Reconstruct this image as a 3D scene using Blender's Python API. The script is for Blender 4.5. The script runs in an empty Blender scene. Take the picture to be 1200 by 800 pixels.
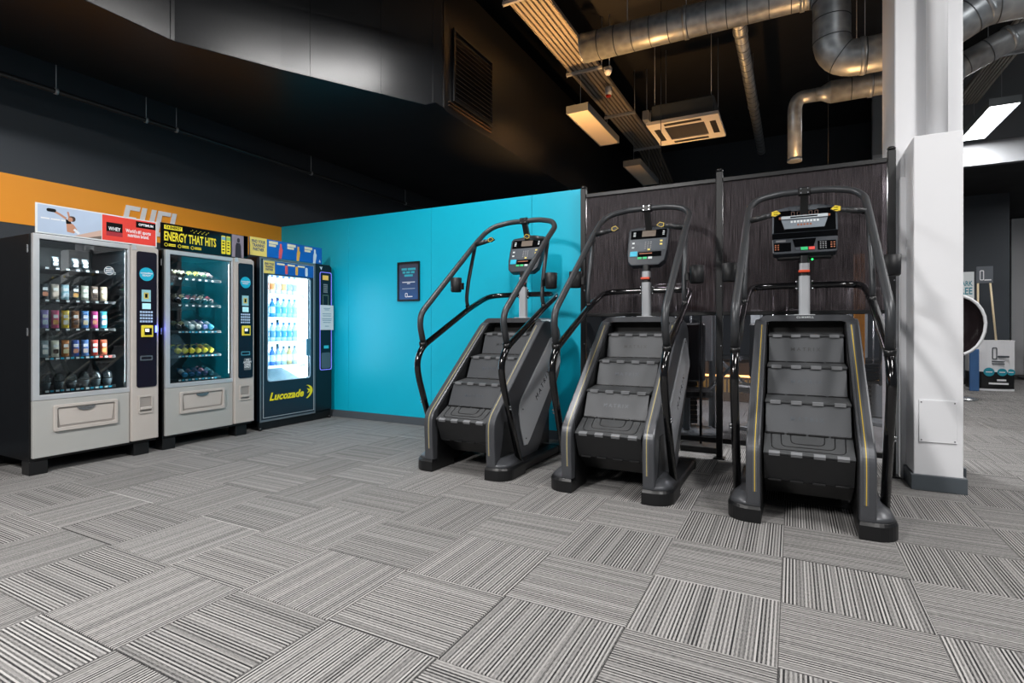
import bpy, bmesh, math, random
from mathutils import Vector, Matrix, Euler
random.seed(7)
C = bpy.context.scene.collection
PI = math.pi

# ------------------------------------------------------------------ camera, world, exposure
cam_data = bpy.data.cameras.new('camera')
cam_data.sensor_width = 36.0
cam_data.lens = 629 / 1200 * 36.0
cam_data.shift_y = -16 / 1200
cam_data.clip_start = 0.05
cam = bpy.data.objects.new('camera', cam_data)
cam.location = (0, 0, 1.10)
cam.rotation_euler = (PI / 2, 0, 0.4817)
C.objects.link(cam)
bpy.context.scene.camera = cam

world = bpy.data.worlds.new('world')
bpy.context.scene.world = world
world.use_nodes = True
world.node_tree.nodes['Background'].inputs[0].default_value = (0.85, 0.92, 1.0, 1)
world.node_tree.nodes['Background'].inputs[1].default_value = 0.13

vs = bpy.context.scene.view_settings
vs.view_transform = 'Standard'
vs.look = 'None'
vs.gamma = 1.0
vs.use_curve_mapping = False
vs.exposure = 0.0
LAMP = 1.0

# ------------------------------------------------------------------ helpers
def lin(h):
    h = h.lstrip('#')
    v = [int(h[i:i + 2], 16) / 255 for i in (0, 2, 4)]
    return tuple((c / 12.92 if c <= 0.04045 else ((c + 0.055) / 1.055) ** 2.4) for c in v) + (1.0,)

MATS = {}
def mat(name, color, rough=0.5, metal=0.0, var=0.08, scale=8.0, bump=0.0, spec=0.5, emit=None, estr=0.0, coat=0.0):
    """Principled material whose colour and gloss are broken up by a little procedural noise."""
    if name in MATS:
        return MATS[name]
    m = bpy.data.materials.new(name); m.use_nodes = True
    nt = m.node_tree; b = nt.nodes['Principled BSDF']
    col = lin(color) if isinstance(color, str) else tuple(color) + (1.0,)
    tc = nt.nodes.new('ShaderNodeTexCoord'); nz = nt.nodes.new('ShaderNodeTexNoise')
    nz.inputs['Scale'].default_value = scale; nz.inputs['Detail'].default_value = 4
    nt.links.new(tc.outputs['Object'], nz.inputs['Vector'])
    mx = nt.nodes.new('ShaderNodeMix'); mx.data_type = 'RGBA'
    mx.inputs[6].default_value = tuple(c * (1 - var) for c in col[:3]) + (1,)
    mx.inputs[7].default_value = tuple(min(1, c * (1 + var)) for c in col[:3]) + (1,)
    nt.links.new(nz.outputs['Fac'], mx.inputs[0]); nt.links.new(mx.outputs[2], b.inputs['Base Color'])
    mr = nt.nodes.new('ShaderNodeMapRange')
    mr.inputs[3].default_value = max(0.02, rough * 0.85); mr.inputs[4].default_value = min(1, rough * 1.15)
    nt.links.new(nz.outputs['Fac'], mr.inputs[0]); nt.links.new(mr.outputs[0], b.inputs['Roughness'])
    b.inputs['Metallic'].default_value = metal
    b.inputs['Specular IOR Level'].default_value = spec
    b.inputs['Coat Weight'].default_value = coat
    if bump:
        n2 = nt.nodes.new('ShaderNodeTexNoise'); n2.inputs['Scale'].default_value = scale * 14
        nt.links.new(tc.outputs['Object'], n2.inputs['Vector'])
        bp = nt.nodes.new('ShaderNodeBump'); bp.inputs['Strength'].default_value = bump; bp.inputs['Distance'].default_value = 0.002
        nt.links.new(n2.outputs['Fac'], bp.inputs['Height']); nt.links.new(bp.outputs[0], b.inputs['Normal'])
    if emit:
        b.inputs['Emission Color'].default_value = lin(emit); b.inputs['Emission Strength'].default_value = estr
    MATS[name] = m
    return m

def glass_mat(name, tint, alpha_mix, refl=0.08, rough=0.0, body=(0.02, 0.02, 0.022), ribs=0.0):
    """Thin pane: see-through share + faint diffuse body + fresnel gloss."""
    m = bpy.data.materials.new(name); m.use_nodes = True
    nt = m.node_tree; nt.nodes.remove(nt.nodes['Principled BSDF']); out = nt.nodes['Material Output']
    tr = nt.nodes.new('ShaderNodeBsdfTransparent'); tr.inputs[0].default_value = tint + (1,)
    df = nt.nodes.new('ShaderNodeBsdfDiffuse'); df.inputs[0].default_value = body + (1,)
    gl = nt.nodes.new('ShaderNodeBsdfGlossy'); gl.inputs['Roughness'].default_value = rough
    m1 = nt.nodes.new('ShaderNodeMixShader'); m1.inputs[0].default_value = alpha_mix
    nt.links.new(tr.outputs[0], m1.inputs[1]); nt.links.new(df.outputs[0], m1.inputs[2])
    fr = nt.nodes.new('ShaderNodeFresnel'); fr.inputs[0].default_value = 1.45
    ad = nt.nodes.new('ShaderNodeMath'); ad.operation = 'ADD'; ad.inputs[1].default_value = refl; ad.use_clamp = True
    nt.links.new(fr.outputs[0], ad.inputs[0])
    m2 = nt.nodes.new('ShaderNodeMixShader')
    nt.links.new(ad.outputs[0], m2.inputs[0]); nt.links.new(m1.outputs[0], m2.inputs[1]); nt.links.new(gl.outputs[0], m2.inputs[2])
    nt.links.new(m2.outputs[0], out.inputs[0])
    if ribs:
        tc = nt.nodes.new('ShaderNodeTexCoord'); wv = nt.nodes.new('ShaderNodeTexWave')
        wv.wave_type = 'BANDS'; wv.bands_direction = 'X'; wv.inputs['Scale'].default_value = ribs; wv.inputs['Distortion'].default_value = 0
        nt.links.new(tc.outputs['Object'], wv.inputs['Vector'])
        bp = nt.nodes.new('ShaderNodeBump'); bp.inputs['Strength'].default_value = 0.25; bp.inputs['Distance'].default_value = 0.002
        nt.links.new(wv.outputs['Fac'], bp.inputs['Height'])
        nt.links.new(bp.outputs[0], df.inputs['Normal'])
        nz = nt.nodes.new('ShaderNodeTexNoise'); mp = nt.nodes.new('ShaderNodeMapping')
        mp.inputs['Scale'].default_value = (90, 1, 0.8); nt.links.new(tc.outputs['Object'], mp.inputs[0]); nt.links.new(mp.outputs[0], nz.inputs['Vector'])
        mx = nt.nodes.new('ShaderNodeMix'); mx.data_type = 'RGBA'
        mx.inputs[6].default_value = tuple(c * 0.2 for c in body) + (1,); mx.inputs[7].default_value = tuple(c * 3.6 for c in body) + (1,)
        mr = nt.nodes.new('ShaderNodeMapRange'); mr.inputs[1].default_value = .36; mr.inputs[2].default_value = .68
        nt.links.new(nz.outputs['Fac'], mr.inputs[0]); nt.links.new(mr.outputs[0], mx.inputs[0]); nt.links.new(mx.outputs[2], df.inputs[0])
    MATS[name] = m
    return m

def emat(name, color, strength):
    m = bpy.data.materials.new(name); m.use_nodes = True
    b = m.node_tree.nodes['Principled BSDF']
    b.inputs['Base Color'].default_value = (0.8, 0.8, 0.8, 1)
    b.inputs['Emission Color'].default_value = lin(color); b.inputs['Emission Strength'].default_value = strength
    MATS[name] = m
    return m

class MB:
    """mesh builder: collects shapes, builds ONE object"""
    def __init__(s): s.v = []; s.f = []; s.sm = []
    def add(s, vs_, fs, smooth=False):
        o = len(s.v); s.v += [tuple(p) for p in vs_]
        s.f += [tuple(i + o for i in f) for f in fs]; s.sm += [smooth] * len(fs); return s
    def box(s, x0, x1, y0, y1, z0, z1, M=None):
        p = [Vector((x, y, z)) for z in (z0, z1) for y in (y0, y1) for x in (x0, x1)]
        if M is not None: p = [M @ q for q in p]
        return s.add(p, [(0, 2, 3, 1), (4, 5, 7, 6), (0, 1, 5, 4), (2, 6, 7, 3), (0, 4, 6, 2), (1, 3, 7, 5)])
    def bbox(s, x0, x1, y0, y1, z0, z1, b=0.004, M=None):
        """box with chamfered edges"""
        b = min(b, (x1 - x0) * .45, (y1 - y0) * .45, (z1 - z0) * .45)
        bm = bmesh.new(); bmesh.ops.create_cube(bm, size=1.0)
        for v in bm.verts: v.co = Vector(((x0 + x1) / 2 + v.co.x * (x1 - x0), (y0 + y1) / 2 + v.co.y * (y1 - y0), (z0 + z1) / 2 + v.co.z * (z1 - z0)))
        bmesh.ops.bevel(bm, geom=list(bm.edges), offset=b, segments=1, affect='EDGES')
        bm.verts.index_update()
        p = [v.co.copy() for v in bm.verts]
        if M is not None: p = [M @ q for q in p]
        s.add(p, [[v.index for v in f.verts] for f in bm.faces]); bm.free(); return s
    def prism(s, poly, axis, a, b, M=None, smooth=False):
        """poly in the two other axes (order: x->(y,z), y->(x,z), z->(x,y)), extruded from a to b"""
        def mk(p, t):
            return {'x': Vector((t, p[0], p[1])), 'y': Vector((p[0], t, p[1])), 'z': Vector((p[0], p[1], t))}[axis]
        n = len(poly); ps = [mk(p, a) for p in poly] + [mk(p, b) for p in poly]
        if M is not None: ps = [M @ q for q in ps]
        s.add(ps, [tuple(range(n))[::-1], tuple(range(n, 2 * n))])
        o = len(s.v) - 2 * n
        for i in range(n):
            s.f.append((o + i, o + (i + 1) % n, o + n + (i + 1) % n, o + n + i)); s.sm.append(smooth)
        return s
    def loft(s, rings, cap=True, smooth=True, closed=True):
        n = len(rings[0]); o = len(s.v)
        for r in rings: s.v += [tuple(p) for p in r]
        for k in range(len(rings) - 1):
            for i in range(n if closed else n - 1):
                j = (i + 1) % n
                s.f.append((o + k * n + i, o + k * n + j, o + (k + 1) * n + j, o + (k + 1) * n + i)); s.sm.append(smooth)
        if cap:
            s.f.append(tuple(o + i for i in range(n))[::-1]); s.sm.append(False)
            s.f.append(tuple(o + (len(rings) - 1) * n + i for i in range(n))); s.sm.append(False)
        return s
    def tube(s, path, r, seg=12, cap=True, sq=1.0):
        path = [Vector(p) for p in path]; rings = []
        path = [p for i, p in enumerate(path) if i == 0 or (p - path[i - 1]).length > 1e-5]
        if isinstance(r, (list, tuple)): assert len(r) == len(path)
        t0 = (path[1] - path[0]).normalized()
        up = Vector((0, 0, 1)) if abs(t0.z) < 0.9 else Vector((1, 0, 0))
        nrm = t0.cross(up).normalized()
        for i, p in enumerate(path):
            if i == 0: t = t0
            elif i == len(path) - 1: t = (path[i] - path[i - 1]).normalized()
            else: t = ((path[i] - path[i - 1]).normalized() + (path[i + 1] - path[i]).normalized()).normalized()
            nrm = (nrm - t * nrm.dot(t)).normalized(); bi = t.cross(nrm)
            rr = r[i] if isinstance(r, (list, tuple)) else r
            rings.append([p + nrm * (math.cos(2 * PI * k / seg) * rr) + bi * (math.sin(2 * PI * k / seg) * rr * sq) for k in range(seg)])
        return s.loft(rings, cap)
    def cyl(s, p0, p1, r, seg=16): return s.tube([p0, p1], r, seg)
    def lathe(s, prof, seg=16, M=None, cap=True):
        rings = []
        for (r, z) in prof:
            q = [Vector((r * math.cos(2 * PI * k / seg), r * math.sin(2 * PI * k / seg), z)) for k in range(seg)]
            if M is not None: q = [M @ p for p in q]
            rings.append(q)
        return s.loft(rings, cap)
    def frame(s, axis, at, depth, outer, inner):
        """flat ring between two closed outlines with the same number of points"""
        n = len(outer)
        def mk(p, t): return {'x': (t, p[0], p[1]), 'y': (p[0], t, p[1]), 'z': (p[0], p[1], t)}[axis]
        o = len(s.v)
        s.v += [mk(p, at) for p in outer] + [mk(p, at) for p in inner] + [mk(p, at + depth) for p in outer] + [mk(p, at + depth) for p in inner]
        for i in range(n):
            j = (i + 1) % n
            for q in ((i, j, n + j, n + i), (2 * n + i, 3 * n + i, 3 * n + j, 2 * n + j), (i, 2 * n + i, 2 * n + j, j), (n + i, n + j, 3 * n + j, 3 * n + i)):
                s.f.append(tuple(o + k for k in q)); s.sm.append(False)
        return s
    def build(s, name, m, parent=None, loc=None, bevel=0, **props):
        me = bpy.data.meshes.new(name); me.from_pydata(s.v, [], s.f)
        bm = bmesh.new(); bm.from_mesh(me); bmesh.ops.recalc_face_normals(bm, faces=bm.faces); bm.to_mesh(me); bm.free()
        for p, f in zip(me.polygons, s.sm): p.use_smooth = f
        me.materials.append(m)
        o = bpy.data.objects.new(name, me); C.objects.link(o)
        if parent is not None: o.parent = parent
        if loc is not None: o.location = loc
        if bevel:
            md = o.modifiers.new('bevel', 'BEVEL'); md.width = bevel; md.segments = 2; md.limit_method = 'ANGLE'; md.angle_limit = math.radians(40)
        for k, v in props.items(): o[k] = v
        return o

def rrect(a0, a1, b0, b1, r, n=5):
    pts = []
    for (ca, cb, t0) in ((a1 - r, b1 - r, 0), (a0 + r, b1 - r, PI / 2), (a0 + r, b0 + r, PI), (a1 - r, b0 + r, 1.5 * PI)):
        for k in range(n + 1):
            t = t0 + k / n * PI / 2; pts.append((ca + r * math.cos(t), cb + r * math.sin(t)))
    return pts
def rect_like(a0, a1, b0, b1, n=5):
    pts = []
    for (ca, cb) in ((a1, b1), (a0, b1), (a0, b0), (a1, b0)): pts += [(ca, cb)] * (n + 1)
    return pts
def fillet(pts, rad, n=6):
    """round the corners of a 3-D polyline"""
    pts = [Vector(p) for p in pts]; out = [pts[0]]
    for i in range(1, len(pts) - 1):
        a, b, c = pts[i - 1], pts[i], pts[i + 1]
        r = rad[i - 1] if isinstance(rad, (list, tuple)) else rad
        d1 = min(r, (a - b).length * .45); d2 = min(r, (c - b).length * .45)
        p = b + (a - b).normalized() * d1; q = b + (c - b).normalized() * d2
        for k in range(n + 1):
            t = k / n; out.append(p * (1 - t) ** 2 + b * 2 * t * (1 - t) + q * t * t)
    out.append(pts[-1]); return out
def mir(pts): return [Vector((-p[0], p[1], p[2])) for p in pts]

def tag(o, label=None, cat=None, group=None, kind=None):
    if label: o['label'] = label
    if cat: o['category'] = cat
    if group: o['group'] = group
    if kind: o['kind'] = kind
    return o
def thing(name, label, cat, loc=(0, 0, 0), rz=0, group=None, kind=None):
    o = bpy.data.objects.new(name, None); o.empty_display_size = 0.1; C.objects.link(o)
    o.location = loc; o.rotation_euler = (0, 0, rz)
    return tag(o, label, cat, group, kind)
def copy_tree(o, parent=None):
    c = o.copy(); C.objects.link(c)
    if parent is not None: c.parent = parent
    for ch in list(o.children): copy_tree(ch, c)
    return c

TEXTCACHE = {}
def text_mb(body, size, M, depth=0.001, bold=0.0, shear=0.0, width=None, align='CENTER', spacing=1.0):
    """lettering as mesh; letters stand in local XY and M places them"""
    cu = bpy.data.curves.new('lettering', 'FONT'); cu.body = body; cu.size = size; cu.extrude = depth
    cu.offset = bold; cu.shear = shear; cu.align_x = align; cu.align_y = 'CENTER'; cu.resolution_u = 2
    cu.space_character = spacing; cu.space_line = 0.9
    ob = bpy.data.objects.new('lettering', cu); C.objects.link(ob)
    dg = bpy.context.evaluated_depsgraph_get()
    me = bpy.data.meshes.new_from_object(ob.evaluated_get(dg))
    bpy.data.objects.remove(ob); bpy.data.curves.remove(cu)
    vsx = [v.co.x for v in me.vertices] or [0, 1]
    k = 1.0
    if width: k = width / (max(vsx) - min(vsx))
    b = MB()
    b.add([M @ Vector((v.co.x * k, v.co.y, v.co.z)) for v in me.vertices], [tuple(p.vertices) for p in me.polygons])
    bpy.data.meshes.remove(me)
    return b
def face_x(x, y, z):   # reads left to right along +Y, faces +X
    return Matrix.Translation((x, y, z)) @ Matrix(((0, 0, 1, 0), (1, 0, 0, 0), (0, 1, 0, 0), (0, 0, 0, 1)))
def face_ny(x, y, z, tilt=0):  # reads left to right along +X, faces -Y
    return Matrix.Translation((x, y, z)) @ Matrix.Rotation(PI / 2 - tilt, 4, 'X')

# ------------------------------------------------------------------ materials
M_navy = mat('dark_painted_wall', '#30363d', 0.6, var=0.12, scale=1.5, bump=0.15)
M_orange = mat('orange_wall_paint', '#f79f1e', 0.55, var=0.04, scale=1.2)
M_teal = mat('teal_wall_paint', '#04b0cd', 0.42, var=0.05, scale=1.0, spec=0.4)
M_white = mat('white_paint', '#e4e5e8', 0.55, var=0.03, scale=2)
M_skirt = mat('grey_skirting', '#4b5258', 0.5, var=0.05)
M_black_ceiling = mat('black_ceiling_paint', '#070708', 0.75, var=0.3, scale=1.5)
M_soffit = mat('black_duct_paint', '#111316', 0.34, var=0.25, scale=2.2, bump=0.25)
M_steel_black = mat('black_powder_coat', '#0d0e10', 0.38, var=0.1)
M_gloss_black = mat('gloss_black_tube', '#08080a', 0.16, var=0.05, coat=0.3)
M_tube_grey = mat('charcoal_matte_tube', '#3c3e41', 0.42, metal=0.35, var=0.06)
M_shroud = mat('charcoal_shroud', '#4a4c50', 0.38, metal=0.3, var=0.06)
M_shroud_dark = mat('dark_shroud_plastic', '#1f2123', 0.45, var=0.08)
M_silver_panel = mat('silver_side_panel', '#b4b7bb', 0.4, metal=0.15, var=0.04)
M_tread = mat('tread_rubber', '#3a3c3e', 0.6, var=0.15, scale=30, bump=0.3)
M_riser = mat('riser_plastic', '#373a3e', 0.5, var=0.06)
M_riser_dark = mat('under_step_plastic', '#161719', 0.55, var=0.06)
M_tab = mat('grey_step_tab', '#77797c', 0.4, var=0.05)
M_yellow_line = mat('yellow_accent', '#c8ab3c', 0.4, var=0.03)
M_post = mat('silver_post', '#b2b5b9', 0.3, metal=0.25, var=0.05)
M_clip = mat('orange_clip', '#e0502a', 0.4)
M_console = mat('console_plastic', '#2c3138', 0.4, var=0.06)
M_console_hi = mat('console_grey', '#3e454d', 0.4, var=0.05)
M_screen_dark = mat('display_glass', '#07080a', 0.1, var=0.02)
M_screen_brown = mat('display_brown', '#6a5f55', 0.3, var=0.05)
M_key_white = mat('key_white', '#cfd6d8', 0.5)
M_key_yellow = mat('key_yellow', '#e3cf6a', 0.5)
M_key_green = mat('key_green', '#2fc477', 0.4)
M_key_red = mat('key_red', '#dd4a42', 0.4)
M_key_orange = mat('key_orange', '#8f5030', 0.5)
M_cyan = mat('cyan_sticker', '#19a9c9', 0.4)
M_silver_frame = mat('silver_door_frame', '#c9cdd1', 0.32, metal=0.45, var=0.03)
M_body_grey = mat('vending_grey_panel', '#a9a9a6', 0.45, metal=0.1, var=0.03)
M_beige = mat('warm_grey_plastic', '#b3aca6', 0.5, var=0.03)
M_beige_dark = mat('warm_grey_recess', '#8f8984', 0.5, var=0.03)
M_black_body = mat('black_cabinet', '#07080a', 0.3, var=0.1)
M_panel_dark = mat('dark_plum_panel', '#14101f', 0.25, var=0.05)
M_chrome = mat('bright_metal', '#b9bcbf', 0.25, metal=0.9, var=0.05)
M_paper = mat('white_paper', '#d9dee0', 0.7, var=0.03)
M_galv = None

def galvanised():
    m = bpy.data.materials.new('galvanised_duct'); m.use_nodes = True
    nt = m.node_tree; b = nt.nodes['Principled BSDF']
    tc = nt.nodes.new('ShaderNodeTexCoord'); v = nt.nodes.new('ShaderNodeTexVoronoi'); v.inputs['Scale'].default_value = 14
    nt.links.new(tc.outputs['Object'], v.inputs['Vector'])
    mx = nt.nodes.new('ShaderNodeMix'); mx.data_type = 'RGBA'
    mx.inputs[6].default_value = lin('#7d8388'); mx.inputs[7].default_value = lin('#a3a9ad')
    nt.links.new(v.outputs['Distance'], mx.inputs[0]); nt.links.new(mx.outputs[2], b.inputs['Base Color'])
    b.inputs['Metallic'].default_value = 0.6; b.inputs['Roughness'].default_value = 0.4
    MATS['galv'] = m; return m
M_galv = galvanised()
M_tray = mat('cable_tray_steel', '#a8a196', 0.5, metal=0.5, var=0.06)

def carpet():
    m = bpy.data.materials.new('striped_carpet'); m.use_nodes = True
    nt = m.node_tree; N = nt.nodes.new; L = nt.links.new; b = nt.nodes['Principled BSDF']
    uv = N('ShaderNodeUVMap'); uv.uv_map = 'UVMap'
    oi = N('ShaderNodeObjectInfo'); sep = N('ShaderNodeSeparateXYZ'); L(uv.outputs[0], sep.inputs[0])
    # one random value per yarn row
    mu = N('ShaderNodeMath'); mu.operation = 'MULTIPLY'; mu.inputs[1].default_value = 146; L(sep.outputs[1], mu.inputs[0])
    rnd = N('ShaderNodeMath'); rnd.operation = 'MULTIPLY'; rnd.inputs[1].default_value = 371; L(oi.outputs['Random'], rnd.inputs[0])
    ad = N('ShaderNodeMath'); ad.operation = 'ADD'; L(mu.outputs[0], ad.inputs[0]); L(rnd.outputs[0], ad.inputs[1])
    fl = N('ShaderNodeMath'); fl.operation = 'FLOOR'; L(ad.outputs[0], fl.inputs[0])
    wn = N('ShaderNodeTexWhiteNoise'); wn.noise_dimensions = '1D'; L(fl.outputs[0], wn.inputs['W'])
    # slow change of tone between bands of yarn
    n1 = N('ShaderNodeTexNoise'); n1.noise_dimensions = '1D'; n1.inputs['Scale'].default_value = 0.13; n1.inputs['Detail'].default_value = 1
    L(ad.outputs[0], n1.inputs['W'])
    n1s = N('ShaderNodeMath'); n1s.operation = 'MULTIPLY_ADD'; n1s.inputs[1].default_value = 0.35; n1s.inputs[2].default_value = 0.30; L(n1.outputs['Fac'], n1s.inputs[0])
    # flecks along the row
    mp = N('ShaderNodeMapping'); mp.inputs['Scale'].default_value = (60, 420, 1); L(uv.outputs[0], mp.inputs[0])
    n2 = N('ShaderNodeTexNoise'); n2.inputs['Scale'].default_value = 1.0; n2.inputs['Detail'].default_value = 3; L(mp.outputs[0], n2.inputs['Vector'])
    par = N('ShaderNodeMath'); par.operation = 'FLOORED_MODULO'; par.inputs[1].default_value = 2; L(fl.outputs[0], par.inputs[0])
    # contrast between neighbouring rows swells and fades over each tile
    n3 = N('ShaderNodeTexNoise'); n3.noise_dimensions = '1D'; n3.inputs['Scale'].default_value = 0.17; n3.inputs['Detail'].default_value = 1
    of = N('ShaderNodeMath'); of.operation = 'ADD'; of.inputs[1].default_value = 91.7; L(ad.outputs[0], of.inputs[0]); L(of.outputs[0], n3.inputs['W'])
    amp = N('ShaderNodeMapRange'); amp.inputs[1].default_value = .35; amp.inputs[2].default_value = .65; amp.inputs[3].default_value = .20; amp.inputs[4].default_value = .72; L(n3.outputs['Fac'], amp.inputs[0])
    pc_ = N('ShaderNodeMath'); pc_.operation = 'SUBTRACT'; pc_.inputs[1].default_value = 0.5; L(par.outputs[0], pc_.inputs[0])
    s1 = N('ShaderNodeMath'); s1.operation = 'MULTIPLY'; L(pc_.outputs[0], s1.inputs[0]); L(amp.outputs[0], s1.inputs[1])
    s2 = N('ShaderNodeMath'); s2.operation = 'MULTIPLY_ADD'; s2.inputs[1].default_value = 0.24; L(wn.outputs[0], s2.inputs[0]); L(s1.outputs[0], s2.inputs[2])
    s3 = N('ShaderNodeMath'); s3.operation = 'MULTIPLY_ADD'; s3.inputs[1].default_value = 0.13; L(n1.outputs['Fac'], s3.inputs[0]); L(s2.outputs[0], s3.inputs[2])
    s4 = N('ShaderNodeMath'); s4.operation = 'MULTIPLY_ADD'; s4.inputs[1].default_value = 0.75; L(n2.outputs['Fac'], s4.inputs[0]); L(s3.outputs[0], s4.inputs[2])
    mr = N('ShaderNodeMapRange'); mr.inputs[1].default_value = 0.20; mr.inputs[2].default_value = 1.02; L(s4.outputs[0], mr.inputs[0])
    cr = N('ShaderNodeValToRGB'); e = cr.color_ramp.elements
    e[0].position = 0.02; e[0].color = lin('#2a2a2b'); e[1].position = 0.95; e[1].color = lin('#a5a3a1')
    L(mr.outputs[0], cr.inputs[0])
    hs = N('ShaderNodeHueSaturation'); L(cr.outputs[0], hs.inputs['Color'])
    vr = N('ShaderNodeMapRange'); vr.inputs[3].default_value = 0.92; vr.inputs[4].default_value = 1.08; L(oi.outputs['Random'], vr.inputs[0]); L(vr.outputs[0], hs.inputs['Value'])
    L(hs.outputs[0], b.inputs['Base Color']); b.inputs['Roughness'].default_value = 0.95; b.inputs['Specular IOR Level'].default_value = 0.1
    bp = N('ShaderNodeBump'); bp.inputs['Strength'].default_value = 0.5; bp.inputs['Distance'].default_value = 0.003
    L(mr.outputs[0], bp.inputs['Height']); L(bp.outputs[0], b.inputs['Normal'])
    return m
M_carpet = carpet()

# ------------------------------------------------------------------ floor
def camspace(x, y): return (x * .8862 + y * .4633, -x * .4633 + y * .8862)
floor = MB().box(-6.1, 9.0, -4.0, 20.0, -0.10, -0.008).build('floor', mat('sub_floor', '#2c2a29', 0.9), kind='structure')
TX, TY, OX, OY = 0.5034, 0.4724, -1.0492, 1.9416
def tile_mesh(along_x):
    b = bmesh.new(); g = 0.0007; hx, hy = TX / 2 - g, TY / 2 - g; c = 0.0018
    rings = [[(-hx, -hy, -.008), (hx, -hy, -.008), (hx, hy, -.008), (-hx, hy, -.008)],
             [(-hx, -hy, -c), (hx, -hy, -c), (hx, hy, -c), (-hx, hy, -c)],
             [(-hx + c, -hy + c, 0), (hx - c, -hy + c, 0), (hx - c, hy - c, 0), (-hx + c, hy - c, 0)]]
    vs_ = [[b.verts.new(p) for p in r] for r in rings]
    for k in range(2):
        for i in range(4): b.faces.new((vs_[k][i], vs_[k][(i + 1) % 4], vs_[k + 1][(i + 1) % 4], vs_[k + 1][i]))
    b.faces.new(vs_[2]); b.faces.new(vs_[0][::-1])
    uvl = b.loops.layers.uv.new('UVMap')
    for f in b.faces:
        for l in f.loops:
            l[uvl].uv = (l.vert.co.x, l.vert.co.y) if along_x else (l.vert.co.y, l.vert.co.x)
    me = bpy.data.meshes.new('carpet_tile'); b.to_mesh(me); b.free(); me.materials.append(M_carpet); return me
tmx, tmy = tile_mesh(True), tile_mesh(False)
cells = []
for i in range(-10, 19):
    for j in range(-12, 37):
        cx, cy = OX + (i + .5) * TX, OY + (j + .5) * TY
        if cx < -5.75 or cx > 8.6 or cy > 19.5: continue
        u, d = camspace(cx, cy)
        outside = d < 1.0 or abs(u) > d * 0.97 + 0.45
        if outside: d = 50 + abs(d)
        hidden = cy > 5.2 and cx < 0.4
        cells.append((d + (4.0 if hidden else 0), i, j, cx, cy))
cells.sort()
for n, (d, i, j, cx, cy) in enumerate(cells[:300]):
    o = bpy.data.objects.new('carpet_tile', tmx if (i + j) % 2 == 0 else tmy)
    C.objects.link(o); o.parent = floor
    o.location = (cx + random.uniform(-.0004, .0004), cy, random.uniform(-.0006, 0)); o.rotation_euler = (0, 0, random.uniform(-.0008, .0008))
bm = bmesh.new()
for (d, i, j, cx, cy) in cells[300:]:
    t = bmesh.new(); t.from_mesh(tmx if (i + j) % 2 == 0 else tmy); t.transform(Matrix.Translation((cx, cy, 0)))
    me_t = bpy.data.meshes.new('t'); t.to_mesh(me_t); t.free(); bm.from_mesh(me_t); bpy.data.meshes.remove(me_t)
me = bpy.data.meshes.new('distant_carpet_tiles'); bm.to_mesh(me); bm.free(); me.materials.append(M_carpet)
o = bpy.data.objects.new('distant_carpet_tiles', me); C.objects.link(o); o.parent = floor; o['kind'] = 'stuff'

# ------------------------------------------------------------------ walls, ceiling
WX = -6.02; WY = 4.90
def struct(b, name, m, **k): return b.build(name, m, kind='structure', **k)
wl = struct(MB().box(WX - .15, WX, -4, 14, -.008, 5.4), 'wall_left', M_navy)
MB().box(WX + .0005, WX + .006, -4, WY, 2.012, 2.435).build('orange_band', M_orange, wl)
fl_ = Matrix.Translation((0, 0, 0))
def block_letter(y, w, strokes):   # strokes are (y0, y1, z0, z1) boxes in a w x 0.275 cell, sheared to italic
    b = MB(); zb = 2.075
    for (a, c, z0, z1) in strokes:
        b.prism([(y + a + z0 * .2, zb + z0), (y + c + z0 * .2, zb + z0), (y + c + z1 * .2, zb + z1), (y + a + z1 * .2, zb + z1)], 'x', WX + .0065, WX + .018)
    return b.build('white_letter', M_white, wl, label='raised white italic capital letter')
q_, H_ = .045, .275
block_letter(2.965, .13, [(0, q_, 0, H_), (q_, .135, H_ - q_, H_), (q_, .115, .115, .160)])
block_letter(3.120, .14, [(0, q_, q_, H_), (.095, .14, q_, H_), (0, .14, 0, q_)])
block_letter(3.280, .13, [(0, q_, 0, H_), (q_, .13, H_ - q_, H_), (q_, .115, .115, .160), (q_, .13, 0, q_)])
block_letter(3.425, .12, [(0, q_, 0, H_), (q_, .12, 0, q_)])
# teal partition of large panels
wb = struct(MB().box(WX, -1.79, WY + .012, WY + .10, -.008, 2.435), 'wall_back', mat('panel_backing', '#0c6a7a', 0.6))
xs = [WX + .003, -4.82, -3.58, -2.336, -1.79]
for a, b in zip(xs, xs[1:]):
    MB().bbox(a + .0015, b - .0015, WY - .002, WY + .012, 0.085, 2.44, 0.0012).build('wall_panel', M_teal, wb)
struct(MB().box(-6.02, -1.79, WY - .016, WY - .002, 0, .085), 'baseboard_back', M_skirt)
struct(MB().box(WX, WX + .014, -4, WY - .016, 0, .085), 'baseboard_left', M_skirt)
struct(MB().box(-6.2, 9, -4.0, 20, 5.4, 5.5), 'ceiling', M_black_ceiling)
struct(MB().box(-6.2, 3.65, 13.4, 13.55, 0, 5.4), 'wall_far', M_navy)
struct(MB().box(-6.2, 3.65, 13.385, 13.4, 0, .12), 'baseboard_far', M_steel_black)
struct(MB().box(3.5, 9, 19.8, 20, 0, 5.4), 'wall_distant', mat('grey_distant_wall', '#565a60', 0.6))
struct(MB().box(3.50, 3.65, 13.55, 20, 0, 5.4), 'wall_return', M_navy)
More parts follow.
